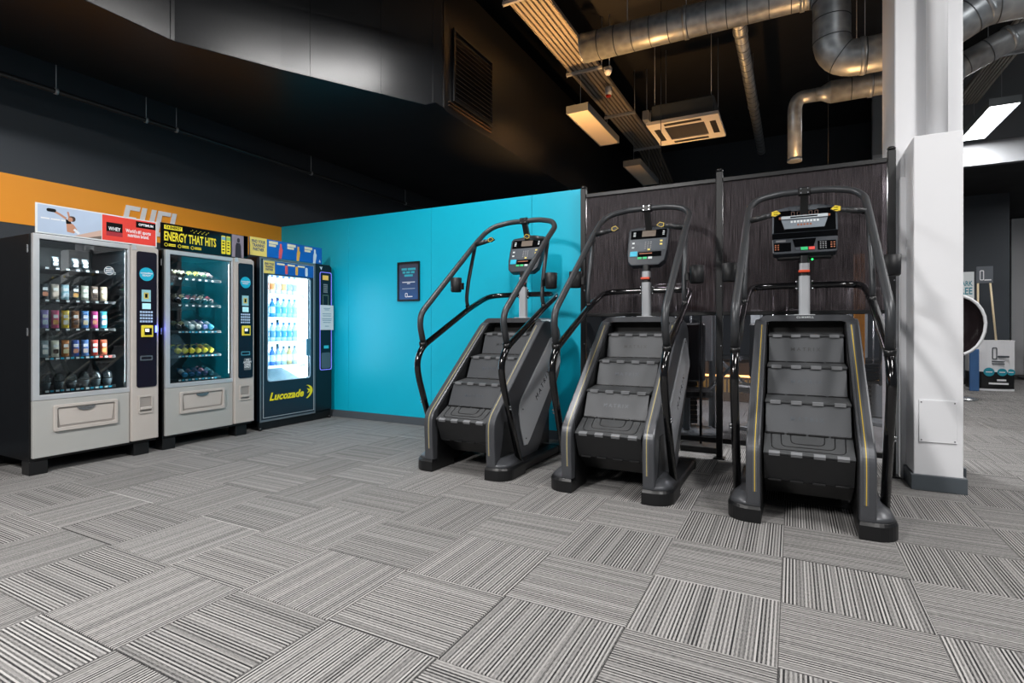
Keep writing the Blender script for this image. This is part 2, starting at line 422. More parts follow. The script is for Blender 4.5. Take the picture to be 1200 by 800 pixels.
# pale bulkhead over the far right opening and the lower black ceiling behind it
struct(MB().box(1.2, 9, 10.9, 11.05, 3.67, 5.4), 'trim_1', mat('pale_bulkhead_paint', '#74777b', 0.5, var=0.12, scale=1.2))
struct(MB().box(1.2, 9, 10.885, 10.9, 3.66, 4.02), 'trim_2', mat('white_bulkhead_edge', '#a2a5a9', 0.5))
struct(MB().box(1.2, 9, 11.05, 20, 3.67, 3.72), 'trim_3', M_black_ceiling)

# ------------------------------------------------------------------ pillar
pil = thing('pillar', 'white painted pillar with boxed base and grey skirting beside the dark screens', 'pillar', (0, 0, 0), kind='structure')
MB().bbox(.675, 1.075, 4.87, 5.50, 0, 5.4, .006).build('column_shaft', M_white, pil)
MB().cyl((.905, 4.76, 2.30), (.905, 4.76, 5.4), .062, 24).build('riser_pipe', M_white, pil, label='round white riser pipe')
MB().bbox(.735, 1.002, 4.53, 4.868, 0.10, 2.41, .004).build('boxed_cladding', M_white, pil)
MB().bbox(.717, 1.02, 4.508, 4.87, 0, .105, .003).build('skirting', M_skirt, pil, label='dark grey skirting')
MB().bbox(1.0755, 1.092, 4.86, 5.50, 0, .105, .003).build('skirting', M_skirt, pil, label='dark grey skirting')
MB().bbox(.70, .735, 4.80, 4.87, 0, 2.20, .003).build('cover_strip', M_white, pil)
ap = MB().bbox(.762, .968, 4.520, 4.5295, .327, .612, .002).build('access_panel', M_white, pil)
for sx in (.775, .955):
    for sz in (.342, .597): MB().cyl((sx, 4.5205, sz), (sx, 4.517, sz), .0045, 10).build('screw', M_chrome, ap)
tagfix = MB().bbox(.80, .86, 4.84, 4.8695, 3.52, 3.62, .004).build('pipe_clip', M_white, pil)

# ------------------------------------------------------------------ dark screens between posts
M_rib = glass_mat('smoked_ribbed_sheet', (0.46, 0.43, 0.45), 0.52, refl=-0.03, rough=0.38, body=(0.046, 0.040, 0.043), ribs=30)
M_smoke = glass_mat('smoked_clear_sheet', (0.72, 0.72, 0.75), 0.06, refl=0.03, rough=0.03)
def screen(x0, x1, label, right_post):
    t = thing('partition_screen', label, 'screen', (0, 0, 0), group='dark partition screens in black frames')
    y = 4.82
    posts = [x0] + ([x1] if right_post else [])
    for px in posts:
        p = MB().bbox(px - .025, px + .025, y - .025, y + .025, 0.012, 2.41, .003)
        if px > -1.7: p.bbox(px - .022, px + .022, y - .0, y + .0 + .03, 2.40, 2.425, .003)
        p = p.build('post', M_steel_black, t)
        MB().bbox(px - .045, px + .045, y - .05, y + .05, 0, .012, .002).build('base_plate', M_steel_black, p)
        MB().tube([(px, y, 2.41), (px, y, 2.425), (px, y, 2.44)], [.022, .03, .018], 10).build('cap', M_steel_black, p)
        for z in (.95, 1.45): MB().cyl((px + .015, y - .0255, z), (px + .015, y - .030, z), .006, 8).build('bolt', M_chrome, p)
    a, b = x0 + .027, x1 - .027
    MB().bbox(a, b, y - .018, y + .018, 2.325, 2.36, .003).build('top_rail', M_steel_black, t)
    MB().bbox(a, b, y - .018, y + .018, 1.205, 1.235, .003).build('middle_rail', M_steel_black, t)
    MB().bbox(a, b, y - .018, y + .018, .13, .17, .003).build('bottom_rail', M_steel_black, t)
    MB().box(a, b, y - .004, y + .004, 1.235, 2.325).build('upper_pane', M_rib, t, label='ribbed smoked translucent sheet')
    MB().box(a, b, y - .002, y + .002, .17, 1.205).build('lower_pane', M_smoke, t, label='clear smoked sheet')
    return t
screen(-1.752, -.546, 'dark smoked partition screen meeting the end of the teal wall', False)
screen(-.546, .648, 'dark smoked partition screen beside the white pillar', True)

# ------------------------------------------------------------------ ceiling services
# big black painted duct (left)
outer = [(-5.64, -3.9), (-4.345, -3.9), (-4.345, 2.52), (-3.99, 3.24), (-3.22, 4.60), (-3.22, 13.35), (-5.64, 13.35)]
dk = thing('painted_duct', 'large black painted rectangular duct running above the vending machines', 'duct')
MB().prism([(p[0], p[1]) for p in outer], 'z', 3.37, 4.85).build('duct_body', M_soffit, dk, bevel=.004)
fl = MB()
for y0 in (0.2, 1.35, 2.50):
    fl.box(-4.345, -4.338, y0, y0 + .03, 3.372, 4.85)
fl.build('seam', M_soffit, dk)
def on_diag(t):  # along the angled face
    a, b = Vector((-3.99, 3.24)), Vector((-3.22, 4.60)); return a + (b - a) * t
nd = Vector((4.60 - 3.24, -(-3.22 + 3.99))).normalized()
for t in (0.16, 0.58, 0.93):
    p = on_diag(t); q = on_diag(t + .02)
    MB().prism([(p.x, p.y), (q.x, q.y), (q.x + nd.x * .006, q.y + nd.y * .006), (p.x + nd.x * .006, p.y + nd.y * .006)], 'z', 3.372, 4.85).build('seam', M_soffit, dk)
for (y0, y1) in ((4.62, 4.66),):
    MB().box(-3.22, -3.212, y0, y1, 3.372, 4.85).build('seam', M_soffit, dk)
MB().box(-3.30, -3.18, 4.42, 4.60, 3.362, 3.3695).build('corner_flange', M_soffit, dk)
gr = thing('duct_grille', 'black louvred grille on the side of the painted duct', 'grille')
gf = MB().frame('x', -3.2095, .02, rect_like(4.78, 5.62, 3.52, 4.30, 0), rect_like(4.81, 5.59, 3.55, 4.27, 0)).build('grille_frame', M_soffit, gr)
for k in range(14):
    z = 3.575 + k * .05
    MB().box(-.016, .016, 4.812, 5.588, -.0015, .0015, Matrix.Translation((-3.195, 0, z)) @ Matrix.Rotation(.6, 4, 'Y')).build('slat', M_soffit, gr)
# strip slot under the grille: two pale bars
for z in (3.44, 3.475):
    tag(MB().bbox(-3.219, -3.195, 4.70, 5.60, z, z + .012, .002).build('duct_rail', mat('worn_bronze', '#4a3a2c', 0.4, metal=0.5)), 'worn bronze rail under the duct grille, ' + ('lower' if z < 3.45 else 'upper') + ' of the pair', 'rail', 'rails below the duct grille')
# sprinkler pipe between duct and left wall
sp = thing('sprinkler_pipe', 'long black sprinkler pipe hung below the painted duct by the left wall', 'pipe')
MB().cyl((-5.80, -3.9, 3.2), (-5.80, 13.3, 3.2), .022, 12).build('pipe_run', mat('pipe_paint', '#26292c', 0.4), sp)
for y in (2.35, 3.10, 3.4, 5.2, 7.2):
    MB().cyl((-5.80, y, 3.222), (-5.80, y, 3.60), .004, 6).build('hanger_rod', M_post, sp)
    MB().cyl((-5.80, y - .012, 3.2), (-5.80, y + .012, 3.2), .028, 12).build('clamp', M_post, sp)

def spiral_duct(name, pts, r, label, fil, flange=(), reducer=None):
    t = thing(name, label, 'duct')
    path = fillet(pts, fil, 8)
    MB().tube(path, r, 28).build('duct_tube', M_galv, t)
    # spiral lock seams: rings along every straight run and elbow
    rb = MB(); acc = 0; step = .19
    P = [Vector(p) for p in path]
    for a, b in zip(P, P[1:]):
        L_ = (b - a).length; pos = step - acc
        while pos < L_:
            c = a + (b - a) * (pos / L_); d = (b - a).normalized()
            rb.tube([c - d * .004, c + d * .004], r + .003, 28); pos += step
        acc = (acc + L_) % step
    rb.build('seam_ribs', mat('seam_metal', '#454b50', 0.5, metal=0.5), t, kind='stuff')
    for (p, d) in flange:
        p = Vector(p); d = Vector(d).normalized()
        MB().tube([p - d * .02, p + d * .02], r + .009, 28).build('joint_collar', M_galv, t)
    return t
def rods(t, pts, top=5.4, r=.004):
    for (x, y, z) in pts: MB().cyl((x, y, z), (x, y, top), r, 6).build('hanger_rod', M_post, t)
Yd = 5.78
d1 = spiral_duct('spiral_duct', [(-2.10, Yd, 4.27), (-1.0, Yd, 4.27), (.32, Yd, 4.27), (.32, Yd, 3.56), (1.05, Yd, 3.56), (1.42, Yd, 3.78), (6.0, Yd, 3.78)], .155,
     'large galvanised spiral duct with drop elbow above the screens and behind the pillar', [0, .22, .22, .1, .1],
     [((-.98, Yd, 4.27), (1, 0, 0)), ((.08, Yd, 4.27), (1, 0, 0)), ((.56, Yd, 3.56), (1, 0, 0)), ((1.10, Yd, 3.59), (.86, 0, .5)), ((1.40, Yd, 3.77), (.86, 0, .5)), ((1.75, Yd, 3.78), (1, 0, 0))])
MB().lathe([(.158, 0), (.158, .012), (.150, .014)], 28, Matrix.Translation((-2.10, Yd, 4.27)) @ Matrix.Rotation(-PI / 2, 4, 'Y')).build('end_cap', M_galv, d1)
rods(d1, [(-1.6, Yd, 4.43), (-.98, Yd, 4.44), (.58, Yd, 3.72)])
Y2 = 6.72
d2 = spiral_duct('spiral_duct', [(.36, Y2, 3.64), (1.40, Y2, 3.64), (1.85, Y2, 3.86), (6.0, Y2, 3.86)], .115, 'mid-sized galvanised duct with a reducer passing behind the pillar', [.1, .1],
     [((.72, Y2, 3.64), (1, 0, 0)), ((1.42, Y2, 3.65), (.9, 0, .4)), ((1.83, Y2, 3.85), (.9, 0, .4))])
MB().lathe([(.1155, 0), (.072, .09), (.0705, .14)], 24, Matrix.Translation((.36, Y2, 3.64)) @ Matrix.Rotation(-PI / 2, 4, 'Y')).build('reducer', M_galv, d2)
MB().tube(fillet([(.23, Y2, 3.64), (.02, Y2, 3.64), (.02, Y2, 2.95)], .16, 8), .07, 24).build('drop_pipe', M_galv, d2)
MB().cyl((.02, Y2, 2.94), (.02, Y2, 2.97), .074, 24).build('joint_collar', M_galv, d2)
rods(d2, [(.6, Y2, 3.76)])
d3 = spiral_duct('spiral_duct', [(-.55, 6.35, 4.62), (-.55, 11.8, 4.62)], .075, 'slim galvanised duct receding towards the dark back of the gym', 0, [((-.55, 6.9, 4.62), (0, 1, 0)), ((-.55, 9.3, 4.62), (0, 1, 0))])
rods(d3, [(-.55, 7.4, 4.7), (-.55, 9.2, 4.7)])

# cable trays
def tray(label, x0, x1, y0, y1, z, brackets, slope_end=None):
    t = thing('cable_tray', label, 'cable tray')
    n = 7; w = (x1 - x0) / n
    for k in range(n):
        c = x0 + (k + .5) * w
        b = MB().bbox(c - w * .34, c + w * .34, y0, y1, z, z + .02, .004)
        b.build('channel', M_tray, t)
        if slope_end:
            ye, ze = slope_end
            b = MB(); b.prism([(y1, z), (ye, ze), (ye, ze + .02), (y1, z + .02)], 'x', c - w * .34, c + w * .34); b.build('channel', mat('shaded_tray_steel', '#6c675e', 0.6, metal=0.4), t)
    MB().box(x0, x1, y0, y1, z + .021, z + .027).build('tray_back', mat('tray_back_steel', '#4c463d', 0.6, metal=0.4), t)
    for s in (x0, x1): MB().box(s - .003, s + .003, y0, y1, z, z + .05).build('side_rail', M_tray, t)
    for y in brackets:
        br = MB().bbox(x0 - .05, x1 + .05, y - .02, y + .02, z - .045, z - .002, .003).build('support_bracket', M_post, t)
        for s in (x0 - .04, x1 + .04):
            MB().cyl((s, y, z - .06), (s, y, 5.4), .005, 6).build('hanger_rod', M_post, br)
    return t
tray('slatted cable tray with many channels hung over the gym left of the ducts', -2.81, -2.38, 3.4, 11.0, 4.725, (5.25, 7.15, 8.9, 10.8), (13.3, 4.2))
tray('cable tray crossing the upper right corner beside the pillar', 2.28, 2.56, 5.0, 10.85, 4.62, (6.2, 9.0))

M_lens_off = mat('unlit_diffuser', '#cfc4b4', 0.5, var=0.02)
M_lens_on = emat('lit_diffuser', '#ffffff', 14.0)
def luminaire(x, y, z, ln, w, label, power, lit=True, hang=None, color=(1, .975, .955)):
    t = thing('ceiling_light', label, 'ceiling light', (x, y, z), group='suspended box lights')
    b = MB(); b.frame('z', 0, .10, rect_like(-w / 2, w / 2, 0, ln, 0), rect_like(-w / 2 + .012, w / 2 - .012, .012, ln - .012, 0)); b.box(-w / 2, w / 2, 0, ln, .10, .104)
    b.build('housing', mat('light_housing', '#8b9296', 0.45, metal=0.2), t)
    MB().box(-w / 2 + .013, w / 2 - .013, .013, ln - .013, .006, .012).build('diffuser', M_lens_on if lit else M_lens_off, t)
    for q in (.14, ln - .14):
        MB().cyl((0, q, .104), (0, q, (hang or 5.4) - z), .003, 6).build('suspension_wire', M_post, t)
    if power:
        ld = bpy.data.lights.new('lamp', 'AREA'); ld.shape = 'RECTANGLE'; ld.size = w; ld.size_y = ln; ld.energy = power * LAMP; ld.color = color
        lo = bpy.data.objects.new('lamp', ld); C.objects.link(lo); lo.parent = t; lo.location = (0, ln / 2, -.004)
    return t
luminaire(-2.57, 6.80, 4.0, 1.46, .31, 'unlit box light hanging nearest under the cable tray', 0, False, 4.68)
luminaire(-2.55, 9.50, 4.0, 1.46, .31, 'unlit box light hanging further back, just above the screen top', 0, False, 4.68)
luminaire(2.45, 9.15, 4.0, 1.5, .33, 'glowing box light beside the white pillar', 70, True, 4.56, (1, .98, .97))
luminaire(-2.57, 2.35, 4.0, 1.46, .31, 'lit box light over the open floor in front of the left step machine', 70, True)
luminaire(-2.57, -2.30, 4.0, 1.46, .31, 'lit box light behind the viewpoint over the open floor, on the left', 460, True)
luminaire(1.9, -2.30, 4.7, 1.46, .31, 'lit box light behind the viewpoint over the open floor, on the right', 70, True)
luminaire(1.9, 1.0, 4.7, 1.46, .31, 'lit box light over the floor in front of the right step machine', 170, True)
luminaire(3.3, 4.6, 4.0, 1.46, .31, 'lit box light over the floor right of the pillar', 85, True)
luminaire(5.2, 11.5, 3.5, 1.46, .31, 'lit box light over the distant floor beyond the bulkhead', 45, True, 3.67)
# alarm beacon and small fittings at the tray
bc = thing('alarm_beacon', 'small white and red alarm beacon on the cable tray edge', 'alarm', (-2.43, 7.75, 4.56))
MB().lathe([(.045, 0), (.05, .05), (.05, .12)], 16).build('sounder_body', M_white, bc)
MB().lathe([(.0, -.03), (.03, -.025), (.042, 0)], 16).build('lens', mat('red_lens', '#c02a1a', 0.3), bc)
ca = thing('dome_camera', 'grey dome camera clamped to the cable tray bracket', 'camera', (-2.25, 7.15, 4.62))
MB().bbox(-.05, .05, -.04, .04, .02, .06, .005).build('mount', M_post, ca); MB().cyl((0.02, 0, .06), (0.02, 0, .78), .006, 8).build('hanger_rod', M_post, ca)
MB().lathe([(.0, -.055), (.03, -.045), (.05, -.01), (.055, .02)], 16).build('dome', M_white, ca)
sn = thing('junction_box', 'grey junction box beside the cable tray next to the cassette unit', 'junction box', (-2.15, 8.95, 4.62))
MB().bbox(-.05, .05, -.1, .1, -.1, .06, .006).build('box_body', M_post, sn); MB().cyl((0, 0, .06), (0, 0, .78), .006, 8).build('hanger_rod', M_post, sn)
MB().tube(fillet([(0, .1, 0), (0, .25, -.15), (0, .3, .2)], .1), .008, 8).build('cable', M_paper, sn)

# ceiling cassette air conditioner
kx = 1.36
ac = thing('air_conditioner', 'white ceiling cassette air conditioner hanging over the screens', 'air conditioner', (-1.36, 8.1, 3.96))
def acb(): return MB()
acw = .96
hull = MB(); hull.frame('z', 0, .045, rect_like(-acw / 2, acw / 2, -acw / 2, acw / 2, 0), rect_like(-.27, .27, -.27, .27, 0))
hull.build('fascia', mat('cassette_white', '#d8d4cd', 0.45), ac)
MB().box(-.27, .27, -.27, .27, .012, .03).build('intake_grille', mat('intake_grey', '#33312f', 0.6), ac)
ig = MB()
for k in range(14): ig.box(-.268, .268, -.262 + k * .0385, -.25 + k * .0385, .004, .012)
ig.build('grille_bars', mat('intake_bar', '#5f5c58', 0.6), ac, kind='stuff')
for (x0, x1, y0, y1) in ((-.42, -.34, -.25, .25), (.34, .42, -.25, .25), (-.25, .25, -.42, -.34), (-.25, .25, .34, .42)):
    MB().box(x0, x1, y0, y1, -.002, .0).build('air_slot', mat('slot_black', '#141414', 0.6), ac)
MB().bbox(-.42, .42, -.42, .42, .045, .30, .02).build('unit_body', mat('unit_grey', '#4d5357', 0.5, metal=0.3), ac)
for sx in (-.38, .38):
    for sy in (-.38, .38): MB().cyl((sx, sy, .30), (sx, sy, 1.44), .005, 6).build('hanger_rod', M_post, ac)

# ------------------------------------------------------------------ vending machines (front face is the plane x = 0, width runs along +Y)
M_glass = glass_mat('vending_glass', (0.86, 0.92, 0.93), 0.03, refl=0.10, rough=0.0)
M_dark_in = mat('vending_interior', '#0a1216', 0.5, var=0.1)
M_tag_w = mat('price_tag_white', '#dde3e6', 0.5, emit='#dde3e6', estr=0.0)
M_tag_b = mat('price_tag_blue', '#18a6c8', 0.5)
M_tag_r = mat('price_tag_red', '#d94b43', 0.5)
tag_mesh = None
def price_tag(parent, x, y, z, m):
    o = MB().box(0, .002, -.011, .011, -.007, .007).build('price_tag', m, parent); o.location = (x, y, z); return o

def snack_machine(Y0, label, rows, tilt):
    t = thing('snack_machine', label, 'vending machine', (-4.99, Y0, 0), group='snack vending machines')
    D = .86
    b = MB()
    b.box(-D, -.032, -.012, .02, .105, 1.80); b.box(-D, -.032, .655, .885, .105, 1.80)
    b.box(-D, -.032, .02, .655, 1.78, 1.80); b.box(-D, -.032, .02, .655, .105, .54); b.box(-D, -.60, .02, .655, .54, 1.78)
    b.build('cabinet', M_black_body, t)
    b = MB(); b.box(-.60, -.594, .02, .655, .54, 1.78); b.box(-.594, -.05, .021, .026, .54, 1.78); b.box(-.594, -.05, .649, .654, .54, 1.78)
    b.build('liner', M_dark_in, t)
    fr = MB().frame('x', -.032, .032, rect_like(.0, .658, .556, 1.805, 0), rect_like(.041, .643, .594, 1.768, 0)).build('door_frame', M_silver_frame, t, bevel=.003)
    MB().frame('x', -.0325, .012, rect_like(.041, .643, .594, 1.768, 0), rect_like(.047, .637, .600, 1.762, 0)).build('door_seal', M_steel_black, fr)
    MB().box(-.022, -.018, .046, .638, .599, 1.763).build('window_pane', M_glass, t, label='clear glass')
    lp = MB().bbox(-.032, -.001, .0, .655, .126, .553, .003).build('lower_panel', M_body_grey, t)
    # delivery flap with rounded surround and half-moon grip
    fl = MB().frame('x', -.001, .016, rrect(.122, .56, .308, .510, .014), rrect(.145, .538, .335, .488, .012)).build('flap_surround', M_beige, t, bevel=.003)
    MB().box(-.0005, .001, .146, .537, .336, .487).build('delivery_flap', M_beige_dark, fl)
    MB().prism([(.165, .352), (.518, .352), (.535, .482), (.150, .482)], 'x', .001, .0045).build('flap_plate', M_beige, fl)
    g = [(.335 + .062 * math.cos(PI + k * PI / 10), .480 + .030 * math.sin(PI + k * PI / 10)) for k in range(11)]
    MB().prism(g, 'x', .0046, .012).build('grip', M_chrome, fl)
    # control column
    MB().prism([(.660, .133), (.878, .133), (.878, 1.79), (.845, 1.808), (.672, 1.808), (.660, 1.79)], 'x', -.032, .022).build('control_column', M_beige, t, bevel=.006)
    MB().prism([(.66, 1.765), (.70, 1.768), (.688, 1.808), (.662, 1.806)], 'x', .0222, .026).build('column_trim', M_silver_frame, t)
    cp = MB().prism(rrect(.697, .860, .588, 1.757, .02), 'x', .0222, .028).build('control_panel', M_panel_dark, t)
    cir = [(.775 + .058 * math.cos(k * PI / 12), 1.564 + .058 * math.sin(k * PI / 12)) for k in range(24)]
    MB().prism(cir, 'x', .0282, .0292).build('round_sticker', M_cyan, cp)
    text_mb('contactless', .022, face_x(.0295, .775, 1.574), .0002, bold=.0006).build('sticker_text', M_white, cp)
    text_mb('READY', .022, face_x(.0295, .775, 1.552), .0002, bold=.0006).build('sticker_text', M_white, cp)
    MB().box(.0282, .030, .735, .809, 1.326, 1.429).build('notice', mat('pale_blue_notice', '#8fc4cf', 0.5), cp)
    MB().box(.030, .0308, .752, .792, 1.350, 1.405).build('notice_mark', mat('notice_yellow', '#cdbb5c', 0.5), cp)
    MB().box(.0308, .0314, .762, .782, 1.36, 1.395).build('notice_mark', M_screen_dark, cp)
    MB().box(.0282, .030, .740, .809, 1.262, 1.312).build('display', mat('pale_display', '#a8dbe4', 0.4, emit='#a8dbe4', estr=0.35), cp)
    kb = MB()
    for r_ in range(4):
        for c_ in range(5): kb.box(.0282, .0305, .722 + c_ * .0215, .738 + c_ * .0215, 1.228 - r_ * .027, 1.245 - r_ * .027)
    kb.build('keypad_keys', mat('keypad_key', '#9fb6d0', 0.4, emit='#9fb6d0', estr=0.15), cp, kind='stuff')
    cr_ = MB().bbox(.0282, .040, .730, .826, 1.020, 1.122, .004).build('card_reader', M_yellow := mat('reader_yellow', '#e6d33c', 0.4), cp)
    MB().box(.040, .0415, .752, .812, 1.038, 1.098).build('reader_screen', M_screen_dark, cr_)
    MB().box(.0415, .0420, .758, .790, 1.066, 1.092).build('reader_light', mat('reader_white', '#e8eef2', 0.4, emit='#ffffff', estr=0.8), cr_)
    MB().frame('x', .0282, .004, rrect(.722, .824, .818, .860, .008), rrect(.732, .814, .828, .850, .006)).build('coin_slot', M_chrome, cp)
    cn = MB().frame('x', .022, .008, rrect(.712, .826, .362, .516, .010), rrect(.722, .816, .374, .504, .008)).build('coin_return', M_beige, t)
    MB().box(.0221, .0235, .722, .816, .374, .504).build('coin_recess', M_beige_dark, cn)
    MB().bbox(.0235, .038, .724, .814, .395, .418, .003).build('coin_lip', M_beige, cn)
    for (fx0, fx1) in ((-.14, -.02), (-D + .02, -D + .14)):
        for (fy0, fy1) in ((-.015, .10), (.70, .822)): MB().bbox(fx0, fx1, fy0, fy1, 0, .104, .004).build('foot', M_steel_black, t)
    for z in (1.07, 1.69): MB().bbox(-.045, -.033, -.022, -.012, z - .03, z + .03, .002).build('hinge', M_chrome, t)
    MB().bbox(-.075, -.050, .06, .63, 1.770, 1.779, .003).build('fill_tube', emat('fill_tube_glow', '#eef6ff', 5) if 'fill_tube_glow' not in MATS else MATS['fill_tube_glow'], t)  # tube and lamp added behind the frame top to brighten the products
    il = bpy.data.lights.new('product_fill_lamp', 'AREA'); il.shape = 'RECTANGLE'; il.size = .03; il.size_y = .55; il.energy = 12.0; il.color = (.93, .97, 1)
    io = bpy.data.objects.new('product_fill_lamp', il); C.objects.link(io); io.parent = t; io.location = (-.06, .34, 1.769); io.rotation_euler = (0, .10, 0)
    i2 = bpy.data.lights.new('product_fill_lamp', 'AREA'); i2.shape = 'RECTANGLE'; i2.size = .006; i2.size_y = 1.1; i2.energy = 8.0; i2.color = (.93, .97, 1)  # second fill lamp and strip added at the side for the dim lower shelves
    o2 = bpy.data.objects.new('product_fill_lamp', i2); C.objects.link(o2); o2.parent = t; o2.location = (-.055, .646, 1.18); o2.rotation_euler = (-PI / 2, 0, 0)
    MB().box(-.058, -.052, .647, .6485, .64, 1.74).build('fill_tube', MATS['fill_tube_glow'], t)
    for z in rows:
        if tilt:
            sh = MB().prism([(-.11, z + .002), (-.11, z - .012), (-.58, z + .198), (-.58, z + .212)], 'y', .03, .60)
            sh.box(-.112, -.106, .03, .60, z - .018, z + .010)
        else:
            sh = MB().box(-.58, -.11, .03, .60, z - .012, z).box(-.112, -.106, .03, .60, z - .018, z + .006)
        sh = sh.build('shelf', M_steel_black, t)
        for k, y in enumerate(COLS7 if not tilt else COLS6):
            price_tag(sh, -.106, y, z - .006, M_tag_w)
            if z < 1.0 or (tilt and z < 1.1): price_tag(sh, -.106, y + .030, z - .006, M_tag_r if (not tilt and k > 4 and z > .8) else M_tag_b)
    return t
COLS7 = [.128, .195, .262, .329, .396, .463, .530]
COLS6 = [.190, .254, .318, .382, .446, .510]
R1 = [1.568, 1.318, 1.092, .866, .614]
R2 = [1.568, 1.318, 1.066, .836, .612]
v1 = snack_machine(1.88, 'tall black vending machine with pale front, nearest the left edge, filled with snack bars', R1, False)
v2 = snack_machine(2.83, 'tall black vending machine with pale front, middle of the row, filled with reclining bottles', R2, True)
st = MB().prism([(.508 + .036 * math.cos(k * PI / 10), 1.572 + .036 * math.sin(k * PI / 10)) for k in range(20)], 'x', -.0178, -.0170).build('round_sticker', mat('navy_sticker', '#24475e', 0.4), v1)
MB().frame('x', -.0169, .0006, [(.508 + .036 * math.cos(k * PI / 10), 1.572 + .036 * math.sin(k * PI / 10)) for k in range(20)], [(.508 + .032 * math.cos(k * PI / 10), 1.572 + .032 * math.sin(k * PI / 10)) for k in range(20)]).build('sticker_rim', M_paper, st)
for k, zz in enumerate((1.588, 1.572, 1.556)): MB().box(-.0169, -.0164, .484, .532, zz - .004, zz + .004).build('sticker_text', M_paper, st)
led = MB().box(.0282, .036, .846, .856, 1.06, 1.12).build('blue_light', mat('blue_led', '#2a3cff', 0.3, emit='#5a6cff', estr=6.0), v1, label='small glowing blue light')
bl = bpy.data.lights.new('blue_lamp', 'POINT'); bl.energy = 0.5; bl.color = (.08, .12, 1); bl.shadow_soft_size = .01
blo = bpy.data.objects.new('blue_lamp', bl); C.objects.link(blo); blo.parent = v1; blo.location = (.05, .885, 1.09)
ns = MB().prism(rrect(.757, .838, .668, .79, .01), 'x', .0282, .0290).build('white_notice', mat('notice_dim', '#5c6468', 0.5), v2)
text_mb('WE\nACCEPT\nCARD\nONLY', .026, face_x(.0293, .797, .735), .0002, bold=.0008).build('notice_text', M_white, ns)

